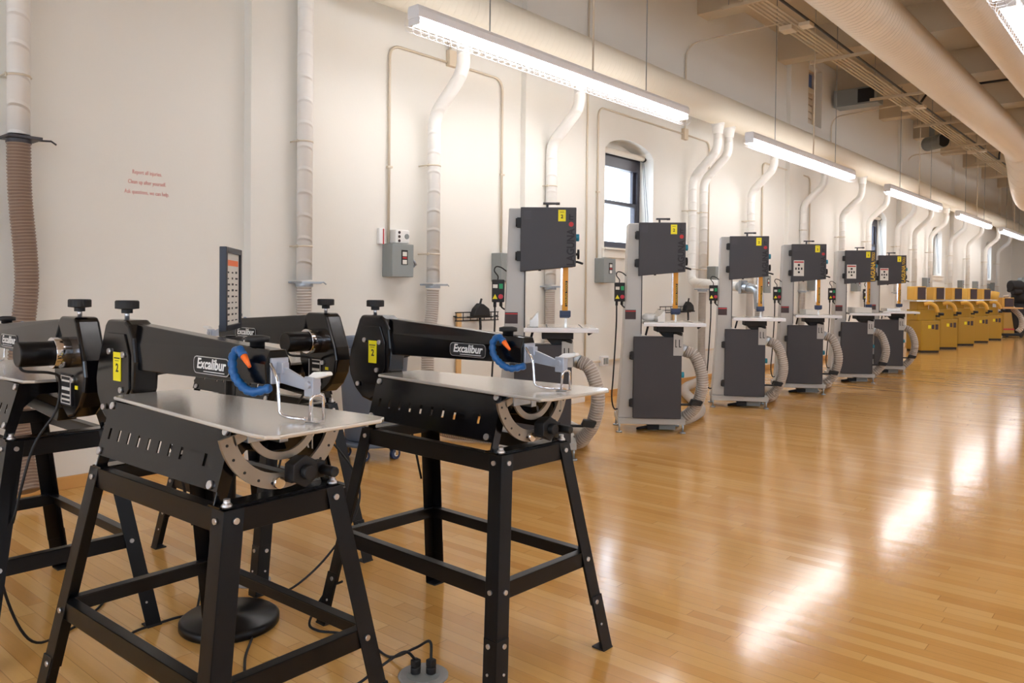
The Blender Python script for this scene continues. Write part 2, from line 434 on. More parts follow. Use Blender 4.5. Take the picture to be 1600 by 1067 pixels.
# ================================================================== LAMPS
def make_lamp(L=3.68, dense=.07, glow='tubeglow'):
    t = empty('ceiling_lamp', (0, 0, 0)); hw = .055
    b = MB().prism([(-hw, 2.992), (-.03, 2.988), (.03, 2.988), (hw, 2.992), (hw, 3.045), (.045, 3.072), (-.045, 3.072), (-hw, 3.045)], 'xz', 0, L)
    b.build('housing', 'whitepaint', t, bevel=.003)
    for x in (-.034, .034):
        b = MB()
        n = 3
        for k in range(n): b.cyl((x, .03+k*(L-.06)/n+.012, 2.968), (x, .03+(k+1)*(L-.06)/n-.012, 2.968), .0165, 10)
        b.pieces('fluorescent_tube', glow, t)
    b = MB()
    for k in range(4):
        yy = .012+k*(L-.03)/3; b.box(-.05, .05, yy-.006, yy+.006, 2.945, 2.990)
    b.pieces('lamp_holder', 'whitepaint', t)
    g = MB(); N = int(L/dense)
    prof = [(-.060, 3.0), (-.068, 2.95), (-.058, 2.915), (-.03, 2.898), (.03, 2.898), (.058, 2.915), (.068, 2.95), (.060, 3.0)]
    for k in range(N+1):
        yy = -.012+k*(L+.024)/N
        g.tube([(x, yy, z) for x, z in prof], .0011, 4, caps=False)
    for x, z in (prof[1], prof[3], prof[4], prof[6]): g.tube([(x, -.012, z), (x, L+.012, z)], .0012, 4, caps=False)
    g.build('wire_guard', 'guardwire', t)
    b = MB()
    for yy in (.75, L-.75): b.cyl((0, yy, 3.062), (0, yy, WH), .005, 6)
    b.pieces('hanger', 'boxgrey', t)
    b = MB().box(-.012, .012, .55, L-.55, 3.068, 3.082); b.build('wiring_channel', 'boxgrey', t)
    MB().cyl((0, L*.56, 3.08), (0, L*.56, WH), .009, 8).build('feed_conduit', 'conduit', t)
    return t
lamp = make_lamp()
LROW = [(3.50, 'long caged fluorescent lamp nearest in the wall row, wire guard clearly visible'),
        (8.72, 'second caged fluorescent lamp of the wall row, above the third dark bandsaw'),
        (14.25, 'third fluorescent lamp of the wall row, above the two farthest dark bandsaws'),
        (19.6, 'fourth fluorescent lamp of the wall row, above the first gold machines'),
        (24.9, 'farthest fluorescent lamp of the wall row, above the black machine')]
for i, (y, lb) in enumerate(LROW):
    o = lamp if i == 0 else copy_tree(lamp)
    o.location = (1.09, y, 0); tag(o, lb, 'lamp', 'caged lamps along the wall')
lamp2 = make_lamp(3.68, .07, 'tubeglow2')
k = 0
for xx in (4.13, 7.3):  # rows added to light the room, all but one lamp out of view
    for y in (-3.6, 1.75, 7.1, 12.5, 17.9, 23.3, 28.7):
        if xx > 5 and y < 0: pass
        o = lamp2 if k == 0 else copy_tree(lamp2); k += 1
        if xx < 5: o.location = (xx, y-.0, 0)
        else: o.location = (xx, y, 0)
        if xx < 5 and 5 < y < 8:
            lb = 'caged fluorescent lamp cut off by the top right corner, beyond the thin duct'
            o.location.y = 6.0-.45
            lb2 = lb
        else: lb = 'unseen fluorescent lamp added to light the room, in the %s row over the open floor, %d m along' % ('middle' if xx < 5 else 'far side', round(y+4))
        tag(o, lb, 'lamp', 'lamps over the open floor')

# ================================================================== DUCTS
def elbow_path(y, x0=.46, z0=3.36, x1=.12, zb=1.26):
    return fillet([(x0, y, z0), (x0, y, 2.99), (x1, y, 2.67), (x1, y, zb)], .10, 5)
b = MB().cyl((.46, 2.2, 3.50), (.46, YF-.05, 3.50), .185, 32)
tr = tag(b.build('trunk_duct', 'duct'), 'long cream spiral duct running along the top of the wall above the drop pipes', 'duct')
DR = [(1.50, .105, 'white drop pipe at the far left edge feeding the brown hose'), (3.30, .19, 'straight white drop pipe on the nearest pilaster'),
      (4.62, 0, 'bent white drop pipe left of the first dark bandsaw'), (6.24, 0, 'bent white drop pipe directly behind the first dark bandsaw'),
      (9.20, 0, 'left one of the paired drop pipes right of the near window'), (9.51, 0, 'right one of the paired drop pipes right of the near window'),
      (10.99, 0, 'drop pipe behind the third dark bandsaw'), (13.05, 0, 'drop pipe behind the fourth dark bandsaw'),
      (14.98, 0, 'drop pipe rising between the fourth and fifth dark bandsaws'), (16.56, 0, 'drop pipe just left of the second window'),
      (18.60, 0, 'drop pipe just right of the second window'), (20.05, 0, 'drop pipe over the nearest gold cabinet machine'),
      (21.55, 0, 'drop pipe just left of the third window'), (23.7, 0, 'drop pipe just right of the third window'),
      (25.9, 0, 'drop pipe over the fourth gold machine'), (28.5, 0, 'drop pipe just left of the last window'), (30.6, 0, 'farthest drop pipe, beside the last window')]
for i, (y, straight, lb) in enumerate(DR):
    t = empty('drop_pipe', (0, y, 0)); tag(t, lb, 'pipe', 'dust collection drop pipes')
    px = .17 if i == 1 else (.10 if i == 0 else .12)
    zb = 2.03 if i == 0 else 1.26
    if straight: pts = [(px, 0, zb), (px, 0, 5.2)]
    elif i == 4: pts = fillet([(.46, 0, 3.36), (.46, 0, 2.99), (.12, 0, 2.67), (.12, 0, 1.33), (.12+.9, -.55, 1.27), (1.18, -.65, 1.25)], .12, 6)
    else: pts = elbow_path(0, x1=px, zb=zb)
    MB().tube(pts, .056, 20).build('pipe', 'pipe', t)
    if not straight:
        b = MB().cyl((.46, 0, 3.20), (.46, 0, 3.42), .06, 20, r2=.10); b.build('saddle', 'pipe', t)
    # wall bracket
    b = MB()
    for z in ((2.35,) if i == 0 else (2.25, 1.5)):
        b.cyl((px, -.058, z), (px, -.066, z), .012, 8).tube([(0.004, -.068, z), (px, -.068, z), (px+.005, -.062, z)], .005, 6).tube([(0.004, .064, z), (px, .064, z)], .005, 6)
        b.lathe([(.0575, -.006), (.0595, -.006), (.0595, .006), (.0575, .006)], 20, (px, 0, z))
    b.build('pipe_clamp', 'conduit', t)
    if i != 4:
        g = MB().box(px-.08, px+.08, -.075, .095, zb-.028, zb-.012).tube([(px+.0, .09, zb-.02), (px+.01, .16, zb-.015), (px+.0, .19, zb-.03)], .006, 6)
        g.lathe([(.060, -.05), (.063, -.05), (.063, -.012), (.060, -.012)], 18, (px, 0, zb)); g.cyl((px-.06, -.09, zb-.02), (px-.06, -.05, zb-.02), .008, 8)
        g.build('blast_gate', 'galv' if i else 'bronze', t, bevel=.002)
    else:
        g = MB().cyl((1.04, -.565, 1.27), (1.20, -.655, 1.25), .062, 18).box(1.08, 1.11, -.68, -.50, 1.19, 1.34)
        g.tube(fillet([(1.2, -.655, 1.25), (1.34, -.735, 1.24), (1.36, -.745, 1.02)], .1), .054, 16)
        g.build('blast_gate', 'galv', t, bevel=.002)
# flexible hoses
def hose(path, r, label, mats=('hose', 'hoserib'), pitch=.02, n=14):
    o = hose_mb(path, r, pitch, n).build('dust_hose', list(mats)); tag(o, label, 'hose', 'ribbed dust hoses'); return o
hose([(.10, 1.50, 1.98), (.105, 1.505, 1.7), (.12, 1.525, 1.40), (.13, 1.53, 1.2), (.115, 1.515, .95), (.105, 1.50, .7), (.12, 1.5, .35), (.25, 1.5, .08)], .060, 'brown ribbed hose hanging at the far left edge', ('hosebrown', 'hosebrownrib'), .018)
hose([(.17, 3.30, 1.21), (.17, 3.30, .9), (.18, 3.28, .5), (.3, 3.2, .12), (.6, 3.1, .07)], .056, 'ribbed hose under the pipe on the nearest pilaster, half hidden by the scroll saws')
hose([(.12, 4.62, 1.20), (.12, 4.61, 1.0), (.14, 4.55, .7), (.20, 4.50, .35), (.38, 4.40, .10), (.8, 4.50, .06), (1.25, 4.75, .06)], .056, 'ribbed hose running down the wall and over the floor left of the first bandsaw')

# big overhead ducts
def jog(path, r, mname, name, label, n=32):
    return tag(MB().tube(path, r, n).build(name, mname), label, 'duct')
jog(fillet([(2.26, YB+.1, 4.3), (2.26, 19.4, 4.3), (2.34, 19.6, 3.5), (2.34, 20.2, 3.3), (2.34, YF-.1, 3.9)], .5, 8), .285, 'bigduct', 'overhead_duct', 'wide beige ribbed overhead duct crossing the upper right corner')
jog([(3.18, YB+.1, 4.3), (3.18, YF-.1, 4.3)], .172, 'bigduct', 'overhead_duct', 'thinner beige overhead duct right of the wide one')

# ================================================================== CONDUITS, CEILING SERVICES
def conduit(label, pts, r=.010, m='conduit', rad=.12, name='conduit', clips=()):
    t = empty(name, (0, 0, 0)); tag(t, label, 'conduit', 'wall and ceiling conduits')
    MB().tube(fillet(pts, rad, 6), r, 8).build('tube', m, t)
    if clips:
        b = MB()
        for (x, y, z) in clips: b.box(x-.012, x+.012, y-.02, y+.03, z-.008, z+.008)
        b.pieces('clip', 'conduit', t)
    return t
conduit('thin conduit arching from the near grey switch up to the junction box', [(.02, 4.21, 1.58), (.02, 4.21, 3.20), (.02, 4.86, 3.20)], .011, clips=[(.02, 4.21, 2.2)])
conduit('thin conduit arching from the junction box down behind the first bandsaw', [(.02, 4.97, 3.20), (.02, 5.60, 3.20), (.02, 5.60, 1.56)], .011, clips=[(.02, 5.60, 2.3)])
conduit('thin conduit arching over the left of the near window', [(.02, 7.20, 1.57), (.02, 7.20, 3.24), (.02, 9.10, 3.24)], .011, clips=[(.02, 7.2, 2.3), (.02, 8.6, 3.24)])
conduit('thin conduit dropping right of the near window behind the paired pipes', [(.02, 9.20, 3.24), (.02, 9.85, 3.24), (.02, 9.85, 1.56)], .011)
conduit('straight thin conduit from ceiling to low on the wall, left of the near window', [(.075, 7.02-.10, 5.1), (.075, 6.92, .42)], .010)
conduit('thin conduit arching over the third and fourth bandsaws', [(.02, 11.62, 1.46), (.02, 11.62, 3.2), (.02, 13.6, 3.2), (.02, 13.6, 1.46)], .013)
conduit('conduit rising from junction box to the ceiling, nearest the camera', [(.02, 4.9, 3.3), (.02, 4.9, 5.1)], .010)
conduit('conduit bending from the wall out to the ceiling rack', [(.02, 9.16, 3.32), (.02, 9.16, 4.40), (1.30, 9.2, 4.42)], .012, rad=.2)
conduit('second conduit bending from the wall to the ceiling rack, past the high window', [(.02, 14.6, 3.4), (.02, 14.6, 4.40), (1.30, 14.4, 4.42)], .012, rad=.2)
conduit('third conduit bending from the wall to the ceiling rack', [(.02, 19.7, 3.4), (.02, 19.7, 4.40), (1.30, 19.6, 4.42)], .012, rad=.2)
conduit('dark cable sagging along the ceiling rack', [(1.52, -4, 4.44), (1.52, 9.2, 4.44), (1.50, 14.4, 4.42), (1.52, 24, 4.42)], .016, 'blackpipe', .3)
conduit('dark pipe branching right from the rack under the ceiling', [(1.50, 14.6, 4.46), (1.60, 14.7, 4.66), (10.5, 14.9, 4.66)], .02, 'blackpipe')
conduit('dark pipe bending down near the elbow of the wide duct', [(1.55, 21.5, 4.40), (1.55, 21.5, 4.62), (4.5, 21.5, 4.62)], .022, 'blackpipe', .15)
conduit('pale pipe running below the ceiling beside the wide duct', [(1.95, -4, 4.62), (1.95, 33, 4.62)], .03, 'conduit')
for nm, yy in (('horizontal pale surface raceway low on the wall behind the first bandsaws', (4.9, 17.0)),):
    t = empty('raceway', (0, 0, 0)); tag(t, nm, 'conduit')
    MB().box(.0, .022, 6.96, 12.54, .40, .425).build('channel', 'tan', t, bevel=.003)
t = tag(MB().box(0, .05, 7.30, 7.42, .36, .47).build('outlet_box', 'whitepaint', bevel=.005), 'small white outlet box on the raceway left of the second bandsaw', 'outlet')
MB().box(.05, .053, 7.315, 7.355, .38, .45).box(.05, .053, 7.365, 7.405, .38, .45).build('socket', 'boxgrey', t)
for y, lb in ((4.915, 'small pale junction box on the wall behind the nearest lamp'), (9.15, 'small pale junction box on the wall above the near window')):
    o = MB().box(0, .05, y-.05, y+.05, 3.17, 3.31).build('junction_box', 'tan', bevel=.004); tag(o, lb, 'box', 'wall junction boxes')
# conduit rack
t = empty('conduit_rack', (0, 0, 0)); tag(t, 'bundle of pale conduits hung on struts under the ceiling', 'conduit rack')
for k in range(5): MB().tube([(1.20+k*.055, -4, 4.42), (1.20+k*.055, 33, 4.42)], .0125, 8).build('tube', 'conduit', t)
for k in range(14):
    y = -2.5+k*2.68
    MB().box(.98, 1.85, y-.02, y+.02, 4.36, 4.40).build('strut', 'ceil', t)
    MB().cyl((1.05, y, 4.36), (1.05, y, WH), .004, 6).cyl((1.78, y, 4.36), (1.78, y, WH), .004, 6).pieces('rod', 'boxgrey', t)
for k, (y, lb) in enumerate(((9.2, 'nearest square box on the ceiling conduit rack'), (14.4, 'middle square box on the ceiling conduit rack'), (19.6, 'farthest square box on the ceiling conduit rack'))):
    o = MB().box(1.26, 1.42, y-.09, y+.09, 4.30, 4.355).box(1.49, 1.62, y-.08, y+.08, 4.31, 4.355).build('ceiling_box', 'tan', bevel=.005); tag(o, lb, 'box', 'boxes on the conduit rack')
t = empty('ventilator', (.45, 14.75, 4.87)); tag(t, 'grey box ventilator with dark mesh beside the high window', 'ventilator')
MB().box(-.40, .35, -.15, .20, -.30, 0).build('casing', 'boxgrey', t, bevel=.005)
MB().box(.02, .30, -.155, -.15, -.27, -.03).build('mesh', 'letterdark', t)
t = empty('ventilator', (.45, 20.0, 4.87)); tag(t, 'far dark round fan unit under the ceiling beside the duct', 'ventilator')
MB().cyl((-.1, 0, -.2), (.3, -.3, -.2), .16, 16).box(-.05, .05, -.05, .05, -.1, .43).build('casing', 'boxgrey', t)
MB().cyl((.3, -.3, -.2), (.31, -.31, -.2), .14, 16).build('mesh', 'letterdark', t)

# disconnect switches
def make_switch():
    t = empty('disconnect_switch', (0, 0, 0))
    MB().box(0, .13, -.115, .115, 0, .27).build('box', 'boxgrey', t, bevel=.006)
    MB().box(.13, .134, -.02, .045, .10, .22).build('rating_label', 'letterdark', t)
    MB().box(.134, .1355, -.01, .035, .17, .205).box(.134, .1355, -.01, .035, .105, .14).build('label_print', 'paper', t)
    MB().box(.134, .1356, -.01, .035, .150, .163).build('danger_strip', 'red', t)
    MB().box(.02, .11, .115, .128, .06, .20).tube([(.06, .13, .17), (.09, .16, .13), (.10, .17, .10)], .010, 8).cyl((.07, .12, .10), (.07, .17, .10), .018, 10).build('lever', 'galv', t)
    return t
SW = [(4.275, 1.30, 'grey disconnect switch with red and white print, nearest on the wall'), (5.60, 1.28, 'grey disconnect switch half hidden behind the first bandsaw column'),
      (7.30, 1.295, 'grey disconnect switch just below the near window'), (9.98, 1.285, 'grey disconnect switch between the second and third bandsaws'),
      (11.62, 1.20, 'grey disconnect switch seen through the third bandsaw'), (13.7, 1.25, 'grey disconnect switch seen under the upper door of the fourth bandsaw'),
      (16.0, 1.25, 'grey disconnect switch seen through the fifth bandsaw'), (21.4, 1.35, 'grey disconnect switch over the nearest gold machine'),
      (25.3, 1.35, 'grey disconnect switch over the third gold machine'), (27.3, 1.35, 'grey disconnect switch over the fourth gold machine'), (29.0, 1.30, 'grey disconnect switch below the last window, left one'), (30.0, 1.35, 'grey disconnect switch below the last window, right one')]
sw = make_switch()
for i, (y, z, lb) in enumerate(SW):
    o = sw if i == 0 else copy_tree(sw)
    o.location = (0, y, z); tag(o, lb, 'switch', 'grey disconnect switches')
# charger shelf things above the near switch
t = empty('earplug_dispenser', (0, 4.30, 1.575)); tag(t, 'white wall dispenser with three dark dots above the near grey switch', 'dispenser')
MB().box(0, .09, -.07, .08, 0, .115).build('body', 'white', t, bevel=.012)
for k in range(3): MB().cyl((.09, -.035, .022+k*.034), (.094, -.035, .022+k*.034), .012, 10).build('button', 'darklabel', t)
MB().cyl((.088, .045, .06), (.097, .045, .06), .022, 12).build('dial', 'boxgrey', t)
t = tag(MB().box(0, .03, -.03, .03, 0, .13).build('thermometer', 'white', bevel=.004), 'white card holder with a red line left of the wall dispenser', 'holder'); t.location = (0, 4.135, 1.565)
MB().box(.03, .033, .008, .018, .0, .125).build('red_line', 'red', t)

# ================================================================== SCROLL SAWS
def make_scroll_saw():
    t = empty('scroll_saw', (0, 0, 0))
    TX, TY, TZ = .345, .165, .70; FX, FY = .440, .285
    def corner(sx, sy, z):
        k = 1-z/TZ; return Vector((sx*(TX+(FX-TX)*k), sy*(TY+(FY-TY)*k), z))
    fl, th = .052, .004
    for sx in (-1, 1):
        for sy in (-1, 1):
            b = MB()
            def ang(z0, z1, out, fl):
                vs = []
                for (a0, a1, c0, c1) in ((0, fl, 0, th), (0, th, 0, fl)):
                    q = []
                    for z in (z0, z1):
                        c = corner(sx, sy, z)+Vector((sx*out, sy*out, 0))
                        q += [c+Vector((-sx*a0, -sy*c0, 0)), c+Vector((-sx*a1, -sy*c0, 0)), c+Vector((-sx*a1, -sy*c1, 0)), c+Vector((-sx*a0, -sy*c1, 0))]
                    b.hexa(q)
            ang(.13, TZ, 0, fl); ang(.004, .185, .0035, fl+.001)
            lg = b.build('leg', 'black_satin', t, bevel=.0015)
            bb = MB()
            for z in (.675, .31, .165, .09):
                c = corner(sx, sy, z); r = .0075 if z > .12 else .004
                bb.cyl(c+Vector((-sx*.03, sy*.0, 0)), c+Vector((-sx*.03, sy*.006, 0)), r, 10)
                bb.cyl(c+Vector((sx*.0, -sy*.03, 0)), c+Vector((sx*.006, -sy*.03, 0)), r, 10)
            bb.pieces('leg_bolt', 'bolt', lg)
            c = corner(sx, sy, 0); x_, y_ = c.x+sx*.004, c.y+sy*.004
            MB().box(min(x_, x_-sx*.05), max(x_, x_-sx*.05), min(y_, y_-sy*.05), max(y_, y_-sy*.05), 0, .005).build('rubber_foot', 'rubber', lg)
    def rail(z0, z1, side, name):
        b = MB()
        if side in (-1, 1):       # long rails along x
            y0 = corner(1, side, (z0+z1)/2); s = side
            xx = y0.x-.004; yy = y0.y-s*.0045
            b.box(-xx, xx, min(yy, yy-s*.004), max(yy, yy-s*.004), z0, z1); b.box(-xx, xx, min(yy, yy-s*.03), max(yy, yy-s*.03), z1-.004, z1)
        else:
            s = side//2; c = corner(s, 1, (z0+z1)/2); xx = c.x-s*.0045 if s > 0 else c.x+.0045; yy = c.y-.004
            b.box(min(xx, xx-s*.004), max(xx, xx-s*.004), -yy, yy, z0, z1); b.box(min(xx, xx-s*.03), max(xx, xx-s*.03), -yy, yy, z1-.004, z1)
        b.build(name, 'black_satin', t, bevel=.0015)
    for sd in (-1, 1, -2, 2):
        rail(.645, .70, sd, 'top_rail'); rail(.285, .335, sd, 'brace')
    b = MB()
    for sx in (-1, 1):
        for sy in (-1, 1):
            b.cyl((sx*(TX-.02), sy*(TY-.018), .70), (sx*(TX-.02), sy*(TY-.018), .722), .008, 8).lathe([(.013, .0), (.013, .006), (.006, .014)], 10, (sx*(TX-.02), sy*(TY-.018), .702))
    b.pieces('mounting_bolt', 'bolt', t)
    # base frame: end plates and slotted side panels
    b = MB()
    for x in (-.31, .295):
        b.prism([(-.165, .705), (-.135, .705), (-.105, .80), (-.06, .84), (.06, .84), (.105, .80), (.135, .705), (.165, .705), (.118, .878), (-.118, .878)], 'yz', x, x+.006)
    b.pieces('end_frame', 'black', t, bevel=.001)
    MB().box(-.33, -.28, -.165, .165, .700, .705).box(.275, .325, -.165, .165, .700, .705).pieces('frame_foot', 'black', t)
    for s in (-1, 1):
        b = MB(); A = Vector((0, s*.118, .878)); Bv = Vector((0, s*.158, .735)); nrm = Vector((0, s*.96, .27))
        def P(x, v, d): return A.lerp(Bv, v)+Vector((x, 0, 0))+nrm*d
        def strip(x0, x1, v0, v1, sk=0):
            xa = lambda x, v: x-.05*v*0 + (-.06*v if x < 0 else -.03*v)*0 + x*0
            def q(x, v): return x + SK(x, v)
            b.hexa([P(q(x0, v1), v1, 0), P(q(x1, v1), v1, 0), P(q(x1, v1), v1, .003), P(q(x0, v1), v1, .003), P(q(x0, v0), v0, 0), P(q(x1, v0), v0, 0), P(q(x1, v0), v0, .003), P(q(x0, v0), v0, .003)])
        def SK(x, v): return 0
        strip(-.315, .305, 0, .48); strip(-.315, .305, .68, 1.0)
        xs = [-.27+.055*k for k in range(10)]
        e = -.315
        for k, x in enumerate(xs):
            if k == 8: continue
            strip(e, x-.006, .48, .68); e = x+.006
        strip(e, .305, .48, .68)
        pn = b.build('side_panel', 'black', t)
        bb = MB()
        for x, v in ((-.295, .08), (-.30, .92), (.285, .08), (.275, .92)):
            p = P(x, v, .003); bb.cyl(p, p+nrm*.006, .010, 10)
        bb.pieces('panel_bolt', 'bolt', pn)
    # column housing
    n0 = len(bpy.data.objects); before = set(bpy.data.objects)
    prof = [(-.47, 1.085), (-.455, 1.100), (-.34, 1.100), (-.315, 1.088), (-.290, 1.05), (-.278, .98), (-.285, .90), (-.33, .81), (-.40, .772), (-.45, .782), (-.495, .815), (-.528, .865), (-.538, .915), (-.525, .965)]
    MB().prism(prof, 'xz', -.048, .026).build('column', 'black', t, bevel=.010, seg=3)
    b = MB().prism([(-.445, 1.06), (-.335, 1.06), (-.305, 1.0), (-.305, .90), (-.36, .84), (-.44, .84), (-.49, .90), (-.48, .97)], 'xz', -.0525, -.047)
    b.build('cover_plate', 'black', t, bevel=.002)
    b = MB()
    for x, z in ((-.425, 1.005), (-.335, 1.000), (-.35, .895), (-.465, .835)): b.cyl((x, -.052, z), (x, -.059, z), .009, 10)
    for x, z in ((-.30, 1.03), (-.45, .90)): b.cyl((x, .026, z), (x, .034, z), .009, 10)
    b.pieces('cover_bolt', 'bolt', t)
    MB().cyl((-.43, 0, 1.10), (-.43, 0, 1.125), .007, 10).build('knob_stem', 'bolt', t)
    k = MB().lathe([(.016, 0), (.016, .012), (.034, .014)]+[(.034, .036), (.031, .039)], 24, (-.43, 0, 1.118), flat=True)
    k.build('tension_knob', 'rubber', t, bevel=.001)
    for o_ in set(bpy.data.objects)-before:
        if o_.parent == t: o_.location.x = -.055
    # upper arm: hexagonal box section
    def arm(x0, x1, zt0, zb0, zt1, zb1):
        b = MB(); sec = []
        for x, zt, zb in ((x0, zt0, zb0), (x1, zt1, zb1)):
            zc = zb+(zt-zb)*.60
            sec.append([(x, -.022, zt), (x, .022, zt), (x, .036, zc), (x, .034, zb), (x, -.034, zb), (x, -.036, zc)])
        vs = sec[0]+sec[1]; n = 6
        b.add(vs, [list(range(6)), list(range(6, 12))[::-1]]+[(i, i+6, (i+1) % n+6, (i+1) % n) for i in range(n)]); return b
    arm(-.385, .305, 1.090, .955, 1.050, .968).build('upper_arm', 'black', t, bevel=.003)
    MB().prism([(-.40, .80), (.28, .835), (.30, .805), (-.38, .755)], 'xz', -.03, .03).build('lower_arm', 'black', t, bevel=.003)
    MB().lathe([(.018, 0), (.018, .012), (.03, .014), (.03, .026), (.014, .03)], 18, (.215, 0, 1.052)).build('tension_lever', 'rubber', t)
    # logo plates on both sides
    for s in (-1, 1):
        yy = -.0375 if s < 0 else .0375
        L0, L1, zc, hh = -.022, .150, .997, .023
        def rr(x0, x1, z0, z1, r):
            o = []
            for cx, cz, a0 in ((x1-r, z1-r, 0), (x0+r, z1-r, 90), (x0+r, z0+r, 180), (x1-r, z0+r, 270)):
                for k in range(4): a = math.radians(a0+30*k); o.append((cx+r*math.cos(a), cz+r*math.sin(a)))
            return o
        pl = MB().prism(rr(L0, L1, zc-hh, zc+hh, .014), 'xz', yy-.0005, yy+.0005).build('logo_plate', 'bolt', t)
        MB().prism(rr(L0+.0025, L1-.0025, zc-hh+.0025, zc+hh-.0025, .013), 'xz', yy+s*.0003, yy+s*.0009).build('logo_field', 'letterdark', pl)
        cx = (L0+L1)/2
        text_obj('lettering', 'Excalibur', .038, 'white', face((cx, yy+s*.0012, zc+.003), (1 if s < 0 else -1, 0, 0), (0, 0, 1)), pl, .0003, .2, .0008, xs=.98)
        MB().box(cx-.035, cx+.065, min(yy+s*.0009, yy+s*.0015), max(yy+s*.0009, yy+s*.0015), zc-.0165, zc-.0145).build('underline', 'white', pl)
    # yellow tag on the cover side
    tg = MB().box(-.400, -.352, -.0545, -.053, .920, 1.005).build('machine_tag', 'yellow', t); tg.location.x = -.055
    text_obj('number', '2', .034, 'ink', face((-.374, -.0548, .958), (1, 0, 0), (0, 0, 1)), tg, .0003, 0, .001)
    MB().box(-.394, -.358, -.0552, -.0545, .986, .9895).box(-.388, -.364, -.0552, -.0545, .979, .9805).build('tag_print', 'ink', tg)
    # table
    out = [(-.36, -.105), (-.345, -.12), (.44, -.178), (.492, -.172), (.515, -.14), (.485, .165), (.46, .178), (-.345, .12), (-.36, .105)]
    out = [(-.345, .085), (-.345, -.085), (-.322, -.112), (.452, -.170), (.500, -.166), (.520, -.140), (.520, .140), (.500, .166), (.452, .170), (-.322, .112)]
    MB().prism(out, 'xy', .880, .890).build('table', 'steel', t, bevel=.003)
    MB().cyl((.44, 0, .890), (.44, 0, .8905), .018, 20).build('table_insert', 'grey', t)
    # tilt quadrant under the table front
    b = MB(); n = 22
    for (ra, rb) in ((.085, .103), (.135, .172)):
        for i in range(n):
            a0 = math.radians(192+156*i/n); a1 = math.radians(192+156*(i+1)/n)
            c = [(ra*math.cos(a0), .892+ra*math.sin(a0)), (rb*math.cos(a0), .892+rb*math.sin(a0)), (rb*math.cos(a1), .892+rb*math.sin(a1)), (ra*math.cos(a1), .892+ra*math.sin(a1))]
            b.prism(c, 'yz', .322, .330)
    for a0, a1 in ((192, 202), (338, 348)):
        for i in range(3):
            p0 = math.radians(a0+(a1-a0)*i/3); p1 = math.radians(a0+(a1-a0)*(i+1)/3)
            b.prism([(.10*math.cos(p0), .892+.10*math.sin(p0)), (.14*math.cos(p0), .892+.14*math.sin(p0)), (.14*math.cos(p1), .892+.14*math.sin(p1)), (.10*math.cos(p1), .892+.10*math.sin(p1))], 'yz', .322, .330)
    b.build('tilt_quadrant', 'nickel', t)
    b = MB()
    for a in (198, 212, 228, 244, 258, 312, 326, 340):
        a = math.radians(a); b.cyl((.330, .158*math.cos(a), .892+.158*math.sin(a)), (.3315, .158*math.cos(a), .892+.158*math.sin(a)), .0035, 8)
    b.pieces('scale_mark', 'ink', t)
    b = MB().box(.30, .335, -.10, -.02, .842, .879).box(.30, .335, .02, .10, .842, .879).box(.28, .33, -.012, .012, .83, .878); b.build('trunnion_bracket', 'galv', t, bevel=.002)
    b = MB().cyl((.33, .03, .762), (.375, .03, .762), .034, 6, r2=.040).cyl((.375, .03, .762), (.395, .03, .762), .018, 10).box(.33, .36, .0, .10, .735, .775).cyl((.36, .09, .755), (.41, .09, .755), .013, 10)
    b.build('tilt_lock', 'rubber', t, bevel=.003)
    MB().cyl((.33, -.02, .738), (.345, -.02, .738), .014, 12).build('tilt_gear', 'chrome', t)
    # blade clamp and hold-down at the front of the arm
    b = MB().box(.304, .312, -.024, .024, .970, 1.032).box(.312, .335, -.010, .010, .995, 1.022); b.build('arm_end_plate', 'alu', t, bevel=.002)
    b = MB().prism([(.318, 1.012), (.345, 1.008), (.425, .985), (.425, .962), (.318, .972)], 'xz', -.004, .004).box(.422, .456, -.011, .011, .950, .996).cyl((.440, -.018, .978), (.440, .018, .978), .009, 10)
    b.build('blade_clamp', 'alu', t, bevel=.002)
    MB().prism([(.430, .996), (.452, 1.008), (.50, 1.012), (.505, 1.004), (.465, .994)], 'xz', -.009, .009).build('clamp_lever', 'white', t, bevel=.003)
    MB().box(.4385, .4415, -.0006, .0006, .83, .955).build('blade', 'steel', t)
    b = MB().tube(fillet([(.318, -.030, 1.02), (.352, -.034, .985), (.360, -.034, .905), (.39, -.03, .9), (.43, -.012, .898)], .015), .004, 8)
    b.tube(fillet([(.455, -.02, .898), (.462, -.02, .955), (.462, .014, .955), (.462, .014, .898)], .012), .0035, 8).box(.415, .47, -.014, .012, .8945, .8985)
    b.build('hold_down_foot', 'chrome', t)
    # blue blower hose
    pts = bez([(.318, -.03, .962), (.270, -.055, .952), (.215, -.062, .985), (.203, -.060, 1.028), (.225, -.058, 1.050), (.252, -.060, 1.035)], 10)
    q = resample(pts, .006); rad = [.0115 if i % 3 else .009 for i in range(len(q))]
    bl = MB().tube(q, .009, 10, radii=rad).build('blower_hose', 'blueplastic', t)
    MB().cyl((.252, -.060, 1.035), (.280, -.062, 1.012), .009, 10, r2=.004).build('nozzle', 'orangeplastic', bl)
    # motor on the far side
    before = set(bpy.data.objects)
    b = MB().cyl((-.395, .105, .985), (-.395, .205, .985), .040, 28); b.build('motor', 'black_satin', t, bevel=.004)
    MB().cyl((-.395, .06, .985), (-.395, .108, .985), .050, 28).build('motor_collar', 'chrome', t, bevel=.002)
    pl = MB().box(-.44, -.355, .062, .066, .815, .915).build('rating_plate', 'letterdark', t)
    b = MB().box(-.437, -.434, .066, .0668, .82, .91).box(-.361, -.358, .066, .0668, .82, .91).box(-.437, -.358, .066, .0668, .907, .91).box(-.437, -.358, .066, .0668, .82, .823)
    for z in (.895, .872, .868, .85, .835): b.box(-.43, -.366, .066, .0668, z-.004, z+.002)
    b.build('plate_print', 'paper', pl)
